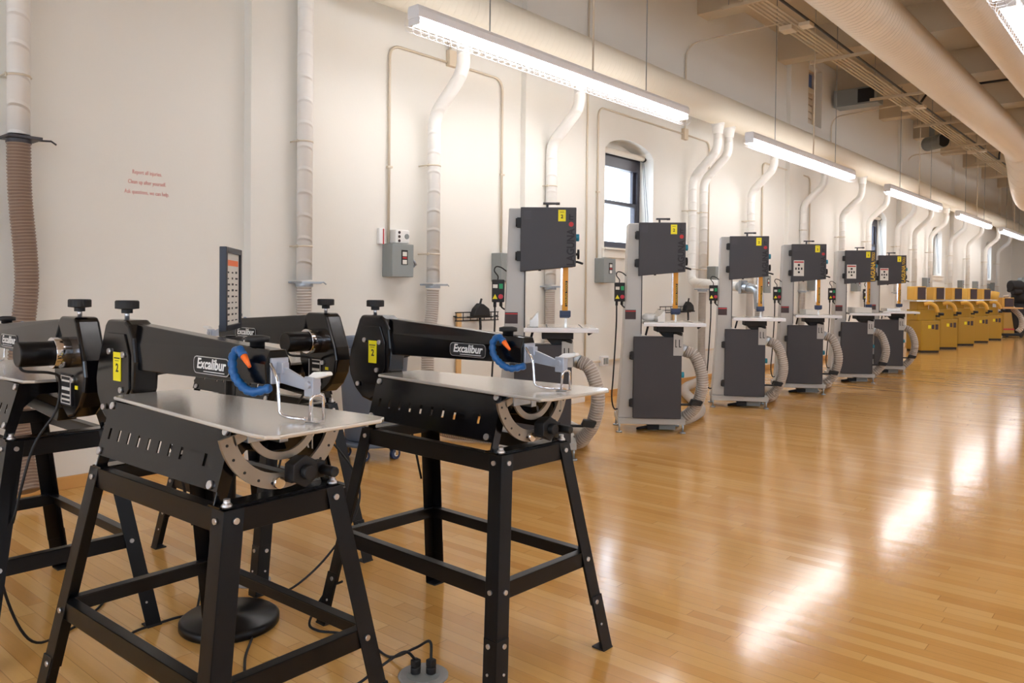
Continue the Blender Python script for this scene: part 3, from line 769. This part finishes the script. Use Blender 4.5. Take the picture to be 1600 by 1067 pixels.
    MB().box(-.485, -.465, .062, .0635, .872, .884).build('warning_sticker', 'yellow', t)
    c = MB().tube(bez([(-.40, .20, .965), (-.41, .19, .935), (-.42, .12, .925), (-.40, .085, .90), (-.385, .09, .80), (-.36, .15, .68), (-.34, .20, .45)], 6), .0045, 8); c.build('motor_cord', 'rubber', t)
    for o_ in set(bpy.data.objects)-before:
        if o_.parent == t: o_.location = (-.055, -.036, 0)
    return t
saw = make_scroll_saw()
S = [((3.10, 1.94), -1.5, 'black scroll saw at the front right, logo readable, clear floor to its right'),
     ((3.035, 1.055), 1.5, 'nearest black scroll saw, left of centre, in front of the round sign base'),
     ((1.815, 1.00), 180, 'black scroll saw cut off by the left edge, motor side showing'),
     ((1.85, 1.925), 180, 'black scroll saw behind the sign stand, motor side showing')]
for i, ((x, y), a, lb) in enumerate(S):
    o = saw if i == 0 else copy_tree(saw)
    o.location = (x, y, 0); o.rotation_euler = (0, 0, math.radians(a)); tag(o, lb, 'scroll saw', 'scroll saws in the cluster')

# ================================================================== SIGN STAND
t = empty('sign_stand', (2.435, 1.45, 0)); tag(t, 'black floor sign stand with round base among the scroll saws', 'sign stand')
MB().lathe([(.165, 0), (.170, .006), (.170, .026), (.160, .034), (.03, .038), (.028, .05)], 48).build('base', 'black_satin', t)
MB().cyl((0, 0, .035), (0, 0, 1.03), .019, 18).build('pole', 'black_satin', t)
MB().cyl((0, 0, .98), (0, 0, 1.025), .042, 20).build('collar', 'rubber', t)
a = math.radians(139.0); d = Vector((math.cos(a), math.sin(a), 0)); nr = Vector((math.cos(a-PI/2), math.sin(a-PI/2), 0))
mt = Matrix((d, nr, Vector((0, 0, 1)))).transposed().to_4x4()   # local x along sheet, local y = face normal
fr = MB()
fr.box(-.13, -.11, -.012, .012, 1.05, 1.338, mtx=mt).box(.11, .13, -.012, .012, 1.05, 1.338, mtx=mt).box(-.11, .11, -.012, .012, 1.05, 1.07, mtx=mt).box(-.11, .11, -.012, .012, 1.318, 1.338, mtx=mt).box(-.11, .11, -.012, .0, 1.07, 1.318, mtx=mt)
fr.build('frame', 'signframe', t, bevel=.002)
sh = MB().box(-.11, .11, .0, .004, 1.07, 1.318, mtx=mt).build('sheet', 'paper', t)
MB().box(-.095, .095, .004, .0046, 1.275, 1.295, mtx=mt).build('banner', 'orangeplastic', sh)
b = MB(); random.seed(3)
for r_ in range(9):
    z = 1.257-r_*.021
    for c_ in (-.075, -.01, .05):
        b.box(c_, c_+random.uniform(.015, .04), .004, .0046, z-.008, z-random.uniform(0, .004), mtx=mt)
b.pieces('sheet_print', 'ink', sh)

# ================================================================== FLOOR OUTLETS AND CORDS
def floor_outlet(x, y, lb):
    t = empty('floor_outlet', (x, y, 0)); tag(t, lb, 'outlet', 'round floor outlets')
    MB().lathe([(.078, 0), (.078, .004), (.074, .006)], 36).build('cover', 'concrete', t)
    MB().lathe([(.052, .006), (.052, .0075)], 30).build('ring', 'boxgrey', t)
    MB().box(-.035, -.005, -.03, .0, .0075, .009).box(.005, .035, -.0, .03, .0075, .009).build('socket', 'boxgrey', t)
    return t
floor_outlet(3.223, 1.655, 'round grey floor outlet in front of the cluster with two black plugs in it')
floor_outlet(2.12, 1.72, 'round grey floor outlet behind the sign base')
def cord(label, pts, r=.0045, plug=None, vert=True):
    t = empty('power_cord', (0, 0, 0)); tag(t, label, 'cord', 'black power cords')
    MB().tube(bez(pts, 8), r, 8).build('cable', 'rubber', t)
    if plug:
        x, y = plug; MB().cyl((x, y, .008), (x, y, .03), .016, 12).box(x-.012, x+.012, y-.012, y+.012, .03, .052).build('plug', 'rubber', t, bevel=.003)
    return t
cord('black cord running in a long curve from the sign base to the left plug', [(3.205, 1.64, .05), (3.195, 1.60, .085), (3.16, 1.53, .05), (3.12, 1.45, .006), (3.02, 1.33, .006), (2.88, 1.27, .006), (2.74, 1.33, .006), (2.60, 1.44, .006)], plug=(3.205, 1.64))
cord('black cord from the right plug to the left foot of the right saw', [(3.24, 1.672, .05), (3.225, 1.68, .10), (3.16, 1.68, .06), (3.06, 1.66, .006), (2.92, 1.68, .006), (2.80, 1.66, .006), (2.72, 1.62, .006), (2.66, 1.63, .02), (2.64, 1.72, .10), (2.70, 1.74, .14)], plug=(3.24, 1.672))
cord('black cord curving down to the sign base between the two left stands', [(2.10, 1.52, .68), (2.14, 1.50, .48), (2.18, 1.50, .25), (2.24, 1.44, .06), (2.27, 1.40, .012), (2.255, 1.33, .006), (2.26, 1.20, .006), (2.30, 1.14, .006)])
cord('black cord hanging in a long curve from the saw behind the sign', [(2.16, 1.98, .62), (2.30, 2.02, .52), (2.42, 2.03, .40), (2.46, 1.98, .28), (2.42, 1.86, .12), (2.36, 1.74, .02), (2.28, 1.68, .007), (2.20, 1.70, .007)])
cord('black cord dropping to the floor from the motor of the leftmost saw', [(2.15, .80, .45), (2.13, .84, .2), (2.12, .92, .02), (2.08, 1.05, .006), (1.95, 1.2, .006), (1.8, 1.3, .006)])

# ================================================================== BIN
dl = empty('bin_dolly', (.59, 3.60, 0)); tag(dl, 'round dark dolly on casters under the grey bin', 'dolly')
MB().lathe([(.21, .095), (.235, .10), (.235, .125), (.22, .13)], 40).build('platform', 'bingrey', dl)
for k in range(5):
    a = 2*PI*k/5+.25; x, y = .19*math.cos(a), .19*math.sin(a)
    c = MB().box(x-.022, x-.017, y-.012, y+.012, .03, .098).box(x+.017, x+.022, y-.012, y+.012, .03, .098).box(x-.022, x+.022, y-.02, y+.02, .085, .098).build('caster', 'chrome', dl)
    MB().cyl((x-.014, y, .038), (x+.014, y, .038), .038, 20).build('wheel', 'navy', c)
    MB().cyl((x-.016, y, .038), (x+.016, y, .038), .018, 16).build('wheel_hub', 'white', c)
bn = empty('trash_bin', (.59, 3.60, .13)); tag(bn, 'large round grey plastic bin on a dolly between the scroll saws', 'bin')
MB().lathe([(.185, 0), (.20, .02), (.245, .60), (.245, .66), (.262, .665), (.266, .72), (.255, .725), (.25, .70), (.24, .60), (.195, .03), (.01, .03)], 44).build('body', 'bingrey', bn)
b = MB()
for a in (0, 90, 180, 270):
    a = math.radians(a+20); x, y = math.cos(a), math.sin(a); mtx = Matrix.Rotation(a, 4, 'Z'); b.box(.235, .275, -.05, .05, .60, .66, mtx=mtx)
b.build('handle', 'bingrey', bn, bevel=.006)
a0 = -62
for i, ch in enumerate('BRUTE'):
    a = math.radians(a0+12*(i-2)); rr = .247
    text_obj('lettering', ch, .075, 'navy', face((rr*math.cos(a), rr*math.sin(a), .575), (-math.sin(a), math.cos(a), 0), (math.cos(a)*.08, math.sin(a)*.08, 1)), bn, .003, 0, .002)

# ================================================================== WALL BITS
o = MB().tube(fillet([(.035, 1.57, 1.66), (.035, 1.535, 1.66), (.035, 1.53, .25)], .02), .007, 8).box(.01, .045, 1.53, 1.56, 1.54, 1.58).build('hooked_rod', 'rubber'); tag(o, 'thin black hooked rod standing behind the brown hose', 'rod')
t = empty('wall_lettering', (.0, 2.23, 1.85)); tag(t, 'three lines of small pale red writing on the left wall', 'lettering')
for k, s_ in enumerate(('Report all injuries.', 'Clean up after yourself.', 'Ask questions, we can help.')):
    text_obj('line', s_, .036, 'palered', face((.002, .02, .065-k*.062), (0, 1, 0), (0, 0, 1)), t, .0005, xs=.70)
def tool_rack(y0, y1, z, lb, tool):
    t = empty('tool_rack', (0, y0, z)); tag(t, lb, 'rack', 'black wire racks on the wall')
    L = y1-y0; b = MB()
    for zz in (0, .045, -.03): b.cyl((.04, 0, zz), (.04, L, zz), .005, 6)
    for k in range(7): b.cyl((.04, .01+k*(L-.02)/6, -.03), (.04, .01+k*(L-.02)/6, .05), .004, 6)
    for yy in (.02, L-.02): b.cyl((0, yy, .01), (.04, yy, .01), .006, 6)
    b.build('wire_frame', 'rubber', t)
    return t
tool_rack(4.97, 5.55, .95, 'black wire rack on the wall left of the first bandsaw', 1)
tool_rack(8.55, 9.35, .97, 'black wire rack on the wall seen through the second bandsaw', 1)
o = MB().box(.02, .04, 5.0, 5.055, .42, 1.0).build('wooden_stick', 'wood', bevel=.002); tag(o, 'long pale wooden stick hanging from the wall rack', 'stick')
o = MB().box(.02, .04, 8.9, 8.96, .55, .98).build('wooden_stick', 'wood', bevel=.002); tag(o, 'wooden stick hanging from the rack behind the second bandsaw', 'stick')
def guard_tool(y, z, lb):
    t = empty('saw_guard', (.09, y, z)); tag(t, lb, 'tool', 'black tools on the wall racks')
    MB().prism([(-.11, -.02), (.12, -.02), (.10, .05), (.03, .09), (-.02, .10), (-.08, .05)], 'yz', -.03, .03).build('shell', 'rubber', t, bevel=.01)
    MB().tube([(0, 0, -.02), (0, .01, -.12), (0, .0, -.20)], .012, 8).tube([(0, .0, .09), (0, .02, .14)], .01, 8).box(-.02, .02, -.15, .15, -.035, -.02).build('handle', 'rubber', t)
guard_tool(5.24, .98, 'black guard-shaped tool hanging on the rack left of the first bandsaw')
guard_tool(9.18, .98, 'black tool hanging on the rack behind the second bandsaw')

# ================================================================== BANDSAWS
def make_bandsaw():
    t = empty('bandsaw', (0, 0, 0))
    # base
    b = MB().box(-.285, .285, .0, .40, .075, .125); b.build('base', 'grey', t, bevel=.004)
    for x in (-.27, .265):
        for y in (.015, .385):
            MB().cyl((x, y, 0), (x, y, .012), .026, 14).cyl((x, y, .012), (x, y, .09), .008, 10).build('levelling_foot', 'galv', t)
    # column, flared to the left at the foot
    b = MB(); y0, y1 = .015, .235
    prof = [(-.285, .125), (-.09, .125), (-.09, 1.40), (-.09, 1.78), (-.212, 1.78), (-.225, 1.30), (-.245, .75), (-.275, .28)]
    b.prism(prof, 'xz', y0, y1); b.build('column', 'grey', t, bevel=.008)
    MB().box(-.098, -.092, .008, .015, .84, 1.40).build('column_seam', 'letterdark', t)
    # wheel housings
    b = MB().prism([(-.13, 1.335), (.255, 1.372), (.255, 1.775), (-.13, 1.775)], 'xz', .01, .235); b.build('upper_housing', 'grey', t, bevel=.006)
    b = MB().box(-.16, .24, .01, .30, .125, .81); b.build('lower_housing', 'charcoal', t, bevel=.006)
    d = MB().prism([(-.128, 1.332), (.262, 1.370), (.262, 1.783), (-.128, 1.783)], 'xz', -.035, .008).build('upper_door', 'charcoal', t, bevel=.005)
    b = MB()
    for z in (1.675, 1.44): b.box(-.152, -.126, -.042, -.010, z-.035, z+.035).cyl((-.152, -.03, z-.03), (-.152, -.03, z+.03), .010, 8)
    b.pieces('door_hinge', 'rubber', d)
    MB().box(-.105, -.055, -.0365, -.035, 1.70, 1.76).build('inspection_window', 'bronze', d)
    MB().cyl((.01, -.02, 1.338), (.01, -.02, 1.352), .01, 8).build('door_catch', 'rubber', d)
    e = MB().box(-.162, .242, -.035, .008, .130, .822).build('lower_door', 'charcoal', t, bevel=.005)
    b = MB()
    for z in (.66, .26): b.box(-.185, -.158, -.042, -.010, z-.035, z+.035).cyl((-.185, -.03, z-.03), (-.185, -.03, z+.03), .010, 8)
    b.pieces('door_hinge', 'rubber', e)
    # knobs on the right
    b = MB().cyl((.262, .01, 1.575), (.285, .01, 1.575), .026, 16); b.build('door_knob', 'cyan', t, bevel=.003)
    b = MB().cyl((.242, .01, .50), (.268, .01, .50), .026, 16); b.build('door_knob', 'cyan', t, bevel=.003)
    b = MB().cyl((.255, .05, 1.46), (.275, .05, 1.46), .01, 10).cyl((.275, .05, 1.46), (.290, .05, 1.46), .035, 20); b.build('guide_wheel', 'rubber', t, bevel=.003)
    MB().tube([(.25, .03, 1.405), (.275, .02, 1.405), (.31, -.01, 1.392)], .008, 8).build('tension_lever', 'rubber', t)
    b = MB().cyl((.06, .12, 1.775), (.06, .12, 1.82), .009, 10).box(.03, .12, .10, .14, 1.818, 1.832).cyl((.12, .12, 1.825), (.15, .12, 1.825), .010, 10)
    b.build('tracking_handle', 'bronze', t, bevel=.002)
    # guide post and blade guard
    b = MB().box(.172, .212, .03, .06, 1.04, 1.372); g = b.build('guide_post', 'guideyellow', t, bevel=.002)
    MB().box(.193, .208, .026, .030, 1.09, 1.27).build('post_label', 'letterdark', g)
    text_obj('post_lettering', 'LAGUNA TOOLS', .017, 'lettergold', face((.2005, .0255, 1.18), (0, 0, 1), (-1, 0, 0)), g, .0003, 0, .0005, xs=1.25)
    MB().box(.160, .172, .035, .055, 1.10, 1.372).build('post_rail', 'chrome', t)
    MB().box(.155, .232, .01, .075, 1.015, 1.06).cyl((.155, .03, 1.03), (.225, .03, 1.03), .022, 14).build('blade_guide', 'navy', t, bevel=.004)
    MB().box(.190, .206, .045, .046, .80, 1.03).build('blade', 'steel', t)
    # table
    tb = MB().box(-.075, .40, -.17, .30, .925, .950).build('table', 'steel', t, bevel=.003)
    MB().box(.06, .066, -.172, .30, .9502, .9515).box(.30, .306, -.172, .30, .9502, .9515).build('mitre_slot', 'letterdark', tb)
    MB().box(-.095, .415, -.195, -.172, .915, .945).build('fence_rail', 'whitepaint', t, bevel=.004)
    b = MB().box(.03, .25, -.06, .20, .862, .925).prism([(.06, .862), (.22, .862), (.18, .82), (.10, .82)], 'xz', .0, .15); b.build('trunnion', 'rubber', t, bevel=.004)
    b = MB().cyl((.18, -.02, .86), (.24, -.05, .845), .014, 10).tube([(-.03, .05, .925), (-.055, .03, .83)], .009, 8).tube([(.38, -.16, .925), (.345, -.18, .905)], .009, 8)
    b.pieces('lock_handle', 'rubber', t)
    # plates
    pl = MB().box(.170, .250, -.040, -.035, .665, .845).build('port_plate', 'grey', t, bevel=.002)
    MB().box(.185, .192, -.0412, -.040, .735, .80).box(.215, .222, -.0412, -.040, .735, .80).box(.185, .20, -.0412, -.040, .735, .742).box(.215, .235, -.0412, -.040, .735, .742).build('port_mark', 'letterdark', pl)
    pl = MB().box(-.232, -.142, .011, .015, .965, 1.045).build('rating_label', 'darklabel', t)
    MB().box(-.230, -.144, .0102, .011, 1.03, 1.038).build('label_strip', 'red', pl)
    # dust port collar on the right
    MB().cyl((.24, .14, .715), (.30, .12, .690), .050, 18).build('dust_port', 'galv', t)
    # foot brake
    MB().box(.235, .33, -.045, -.015, .245, .262).prism([(.31, .255), (.40, .245), (.42, .285), (.33, .30)], 'xz', -.07, .01).build('foot_brake', 'rubber', t, bevel=.004)
    # push-button station hanging at the left, with its cable
    cb = MB().box(-.325, -.238, -.02, .045, 1.115, 1.275).build('control_box', 'rubber', t, bevel=.006)
    MB().cyl((-.295, -.02, 1.215), (-.295, -.024, 1.215), .002, 4).box(-.318, -.285, -.0225, -.02, 1.215, 1.240).build('label_white', 'paper', cb)
    MB().box(-.274, -.248, -.028, -.02, 1.210, 1.245).build('start_button', 'green', cb, bevel=.002)
    MB().cyl((-.262, -.02, 1.155), (-.262, -.04, 1.155), .017, 16).build('stop_button', 'buttonred', cb, bevel=.002)
    MB().prism([(-.320, 1.138), (-.284, 1.138), (-.302, 1.172)], 'xz', -.0225, -.02).build('warning_triangle', 'yellow', cb)
    b = MB().tube(bez([(-.285, .01, 1.275), (-.285, .01, 1.30), (-.31, .01, 1.335), (-.30, .02, 1.365), (-.265, .03, 1.362), (-.225, .05, 1.335)], 6), .0045, 8); b.build('hanging_hook', 'rubber', cb)
    b = MB().tube(bez([(-.305, .02, 1.115), (-.306, .02, .9), (-.325, .02, .5), (-.335, .04, .30), (-.315, .06, .20), (-.28, .08, .19)], 6), .0065, 8)
    b.tube(bez([(-.262, .02, 1.115), (-.26, .02, 1.085), (-.235, .03, 1.065), (-.21, .05, 1.07)], 6), .006, 8).cyl((-.305, .02, 1.08), (-.305, .02, 1.115), .011, 10).cyl((-.262, .02, 1.085), (-.262, .02, 1.115), .011, 10)
    b.build('control_cable', 'rubber', cb)
    # motor block glimpsed under the base
    MB().box(.08, .22, .12, .30, .012, .074).build('motor_box', 'boxgrey', t, bevel=.004)
    MB().tube(bez([(.08, .2, .045), (-.02, .14, .03), (-.10, .16, .012), (0.0, .26, .012), (.06, .30, .012)], 6), .012, 8).box(-.02, .08, .12, .2, .01, .05).build('cord_bundle', 'rubber', t)
    # yellow tag
    tg = MB().box(.135, .187, -.0375, -.035, 1.685, 1.765).build('machine_tag', 'yellow', t)
    text_obj('number', '2', .035, 'ink', face((.161, -.0378, 1.717), (1, 0, 0), (0, 0, 1)), tg, .0003, 0, .001)
    MB().box(.146, .176, -.0382, -.0375, 1.748, 1.751).build('tag_print', 'ink', tg)
    return t, d
bsaw, bdoor = make_bandsaw()
BS = [(1.528, 4.302, 39, 'nearest dark bandsaw, its lower half behind the front right scroll saw'),
      (1.570, 5.800, 37.5, 'second dark bandsaw of the row, in front of the near window'),
      (1.492, 7.700, 30, 'third dark bandsaw of the row, no white sheet on its door'),
      (1.520, 9.300, 30, 'fourth dark bandsaw, first with a white sheet on its door'),
      (1.590, 10.990, 31, 'fifth dark bandsaw, gold lettering, thick control box beside its post'),
      (1.560, 12.590, 31, 'farthest dark bandsaw, next to the gold machines')]
saws = []
for i, (x, y, a, lb) in enumerate(BS):
    if i == 0: o = bsaw
    else: o = copy_tree(bsaw)
    o.location = (x, y, 0); o.rotation_euler = (0, 0, math.radians(a)); tag(o, lb, 'bandsaw', 'dark bandsaws in a row'); saws.append(o)
for i, o in enumerate(saws):
    d = [c for c in bpy.data.objects if c.parent == o and c.name.startswith('upper_door')][0]
    mname = 'lettergold' if i >= 4 else 'letterdark'
    text_obj('lettering', 'LAGUNA', .072, mname, face((.226, -.0355, 1.505), (0, 0, 1), (-1, 0, 0)), d, .0004, 0, .0022, xs=.88)
    if i < 4:
        MB().cyl((.226, -.035, 1.665), (.226, -.0365, 1.665), .017, 16).build('round_mark', 'red', d)
        MB().box(.212, .24, -.0362, -.035, 1.695, 1.702).box(.212, .24, -.0362, -.035, 1.715, 1.722).box(.212, .219, -.0362, -.035, 1.695, 1.735).build('small_mark', 'letterdark', d)
    else: text_obj('lettering', 'TOOLS', .05, mname, face((.226, -.0355, 1.70), (0, 0, 1), (-1, 0, 0)), d, .0004, 0, .001, xs=.7)
    if i >= 3:
        s = MB().box(-.105, .012, -.0372, -.035, 1.405, 1.59).build('instruction_sheet', 'paper', d); lab(s, 'white instruction sheet with red heading')
        MB().box(-.10, .007, -.038, -.0372, 1.562, 1.578).build('sheet_heading', 'red', s)
        b = MB().cyl((-.046, -.0372, 1.535), (-.046, -.038, 1.535), .014, 14).cyl((-.045, -.0372, 1.45), (-.045, -.038, 1.45), .013, 10)
        for k in range(3): b.box(-.087+k*.032, -.070+k*.032, -.038, -.0372, 1.478, 1.505)
        b.pieces('sheet_print', 'ink', s)
# things lying on / fixed at the bandsaw tables
def w2(o, x, y, z):
    m = Matrix.Translation(o.location) @ Matrix.Rotation(o.rotation_euler[2], 4, 'Z'); return m @ Vector((x, y, z))
def on_saw(name, i, mb, mname, lb, cat, grp=None, bevel=.002):
    o = mb.build(name, mname, bevel=bevel); o.location = saws[i].location; o.rotation_euler = saws[i].rotation_euler; tag(o, lb, cat, grp); return o
fence = lambda x0: MB().prism([(x0, .952), (x0+.06, .952), (x0+.06, 1.045), (x0+.05, 1.045), (x0+.012, 1.00), (x0, 1.00)], 'xz', -.18, .26)
on_saw('rip_fence', 0, fence(-.055), 'steel', 'aluminium rip fence on the table of the nearest bandsaw', 'fence', 'bandsaw fences')
on_saw('rip_fence', 1, fence(.02), 'steel', 'aluminium rip fence on the table of the second bandsaw', 'fence', 'bandsaw fences')
on_saw('rip_fence', 3, MB().box(.02, .15, -.15, .25, .952, 1.01), 'paper', 'pale fence lying on the table of the fourth bandsaw', 'fence', 'bandsaw fences')
on_saw('rip_fence', 4, MB().box(-.02, .19, -.15, .25, .952, 1.02), 'paper', 'pale fence lying on the table of the fifth bandsaw', 'fence', 'bandsaw fences')
on_saw('rip_fence', 5, MB().box(-.02, .17, -.12, .2, .952, .99), 'steel', 'low metal fence on the table of the farthest bandsaw', 'fence', 'bandsaw fences')
on_saw('crumpled_rag', 1, MB().lathe([(.05, 0), (.07, .02), (.06, .05), (.03, .065)], 7, (-.02, .1, .952)), 'white', 'crumpled white rag on the table of the second bandsaw', 'rag', bevel=.008)
# dust hoses of the saws: port, loop at the right, along the floor, up to the wall drop
LP = [(6.24, 'first'), (9.51, 'second'), (10.99, 'third'), (13.05, 'fourth'), (14.98, 'fifth'), (16.56, 'farthest')]
for i, (py, nm) in enumerate(LP):
    s = saws[i]
    A = [w2(s, .305, .12, .690), w2(s, .37, .10, .655), w2(s, .425, .08, .52), w2(s, .435, .09, .38), w2(s, .39, .16, .20), w2(s, .30, .30, .075)]
    x, y = A[-1].x, A[-1].y
    A += [Vector((x*.82+.1, y+.22*(py-y), .065)), Vector((.55, y+.62*(py-y), .065)), Vector((.24, py-.18, .10)), Vector((.13, py-.02, .40)), Vector((.12, py, .85)), Vector((.12, py, 1.20))]
    hose(A, .052, 'pale ribbed hose looping at the right of the %s bandsaw' % nm, pitch=.019 if i < 3 else .026, n=14 if i < 3 else 10)
hose([w2(saws[1], -.205, 1.0, 0)*0+Vector((1.36, 8.455, 1.02)), Vector((1.35, 8.45, .8)), Vector((1.33, 8.42, .5)), Vector((1.2, 8.3, .2)), Vector((1.05, 8.0, .07))], .048, 'thin ribbed hose hanging from the metal elbow seen through the second bandsaw')

# ================================================================== GOLD MACHINES
def make_gold():
    t = empty('cabinet_sander', (0, 0, 0))
    MB().box(0.01, .39, .01, .54, 0, .045).build('plinth', 'letterdark', t)
    MB().box(0, .40, 0, .55, .045, .66).build('cabinet', 'gold', t, bevel=.006)
    MB().box(-.02, .36, .10, .52, .66, .885).build('upper_cabinet', 'gold', t, bevel=.01)
    MB().box(.02, .38, -.004, 0, .10, .60).build('door', 'gold', t, bevel=.002)
    MB().box(.145, .205, -.0065, -.004, .50, .57).build('warning_label', 'yellow', t)
    MB().box(.225, .275, -.0065, -.004, .49, .58).box(.30, .36, -.0065, -.004, .48, .59).build('rating_label', 'darklabel', t)
    MB().box(-.08, .30, .05, .55, 1.055, 1.085).build('table', 'steel', t, bevel=.003)
    MB().box(0, .24, .15, .45, .885, 1.055).build('neck', 'gold', t, bevel=.01)
    h = MB().box(-.06, .20, .18, .45, 1.086, 1.37).build('belt_housing', 'goldlight', t, bevel=.01)
    MB().box(.015, .185, .17, .18, 1.10, 1.355).build('belt_window', 'darklabel', h)
    MB().tube(bez([(.10, .08, 1.0), (.20, .02, 1.02), (.29, -.02, .95), (.33, -.02, .84)], 6), .04, 12).build('exhaust_elbow', 'goldlight', t)
    MB().cyl((.35, -.03, .80), (.44, -.05, .80), .03, 10).box(.30, .36, -.06, .0, .74, .78).build('tilt_handle', 'rubber', t)
    return t
G = [(.83, 17.76, 'nearest gold cabinet sander, just right of the farthest bandsaw'), (.86, 19.25, 'second gold cabinet sander of the row'), (.88, 20.95, 'third gold cabinet sander, in the middle of the row'),
     (.91, 22.55, 'fourth gold cabinet sander of the row'), (.94, 24.15, 'fifth gold cabinet sander, next to the open-frame gold machine')]
gm = make_gold()
for i, (x, y, lb) in enumerate(G):
    o = gm if i == 0 else copy_tree(gm)
    o.location = (x, y, 0); o.rotation_euler = (0, 0, math.radians(44)); tag(o, lb, 'sander', 'gold cabinet sanders')
t = empty('belt_sander', (1.02, 26.0, 0)); t.rotation_euler = (0, 0, math.radians(44)); tag(t, 'gold sander with tapered base on a black wheeled frame, farthest of the gold machines', 'sander')
MB().box(0, .60, -.02, .5, .05, .12).build('mobile_base', 'rubber', t, bevel=.01)
for x in (.10, .52): MB().cyl((x, -.03, .04), (x, 0, .04), .04, 14).build('caster', 'rubber', t)
MB().hexa([Vector(p) for p in ((.0, 0, .12), (.34, 0, .12), (.34, .40, .12), (.0, .40, .12), (.05, .06, .72), (.28, .06, .72), (.28, .35, .72), (.05, .35, .72))]).build('body', 'gold', t, bevel=.01)
MB().box(.01, .33, -.004, .01, .22, .26).build('stripe', 'red', t)
MB().box(-.05, .55, -.05, .40, .82, .86).build('table', 'wood', t, bevel=.003)
MB().box(.12, .28, .1, .3, .72, .82).build('neck', 'rubber', t)
MB().box(-.02, .34, .05, .30, .86, 1.14).build('belt_housing', 'goldlight', t, bevel=.01)
MB().box(.06, .32, .035, .05, .88, 1.12).build('belt_window', 'darklabel', t)
MB().cyl((-.25, .1, 1.0), (-.18, .1, 1.3), .11, 14).build('disc_housing', 'goldlight', t)
hose([w2(t, .36, .42, 1.2), w2(t, .44, .42, .95), w2(t, .54, .05, .60), w2(t, .53, .0, .30), w2(t, .44, .02, .17)], .075, 'fat white hose beside the farthest gold sander', pitch=.05, n=10)
t = empty('drum_machine', (1.0, 28.6, 0)); t.rotation_euler = (0, 0, math.radians(44)); tag(t, 'large black machine with horizontal drum at the far right', 'machine')
MB().box(0, .95, 0, .7, 0, .95).build('cabinet', 'letterdark', t, bevel=.02)
MB().cyl((.28, .3, .95), (.28, .3, 1.35), .24, 20).build('column', 'letterdark', t)
MB().box(.0, 1.0, .0, .55, 1.30, 1.62).build('head', 'letterdark', t, bevel=.05)
MB().cyl((-.20, .1, 1.50), (.15, .1, 1.50), .17, 18).cyl((-.15, .05, 1.32), (.1, .05, 1.32), .11, 14).build('drum', 'letterdark', t, bevel=.02)
MB().box(.42, .80, -.012, 0, 1.32, 1.50).build('name_plate', 'paper', t)
MB().box(.18, .34, .1, .3, 1.62, 1.76).build('motor_cap', 'boxgrey', t, bevel=.02)
MB().cyl((.55, -.05, 1.08), (.55, .0, 1.08), .09, 16).build('hand_wheel', 'galv', t)
bpy.context.view_layer.update()
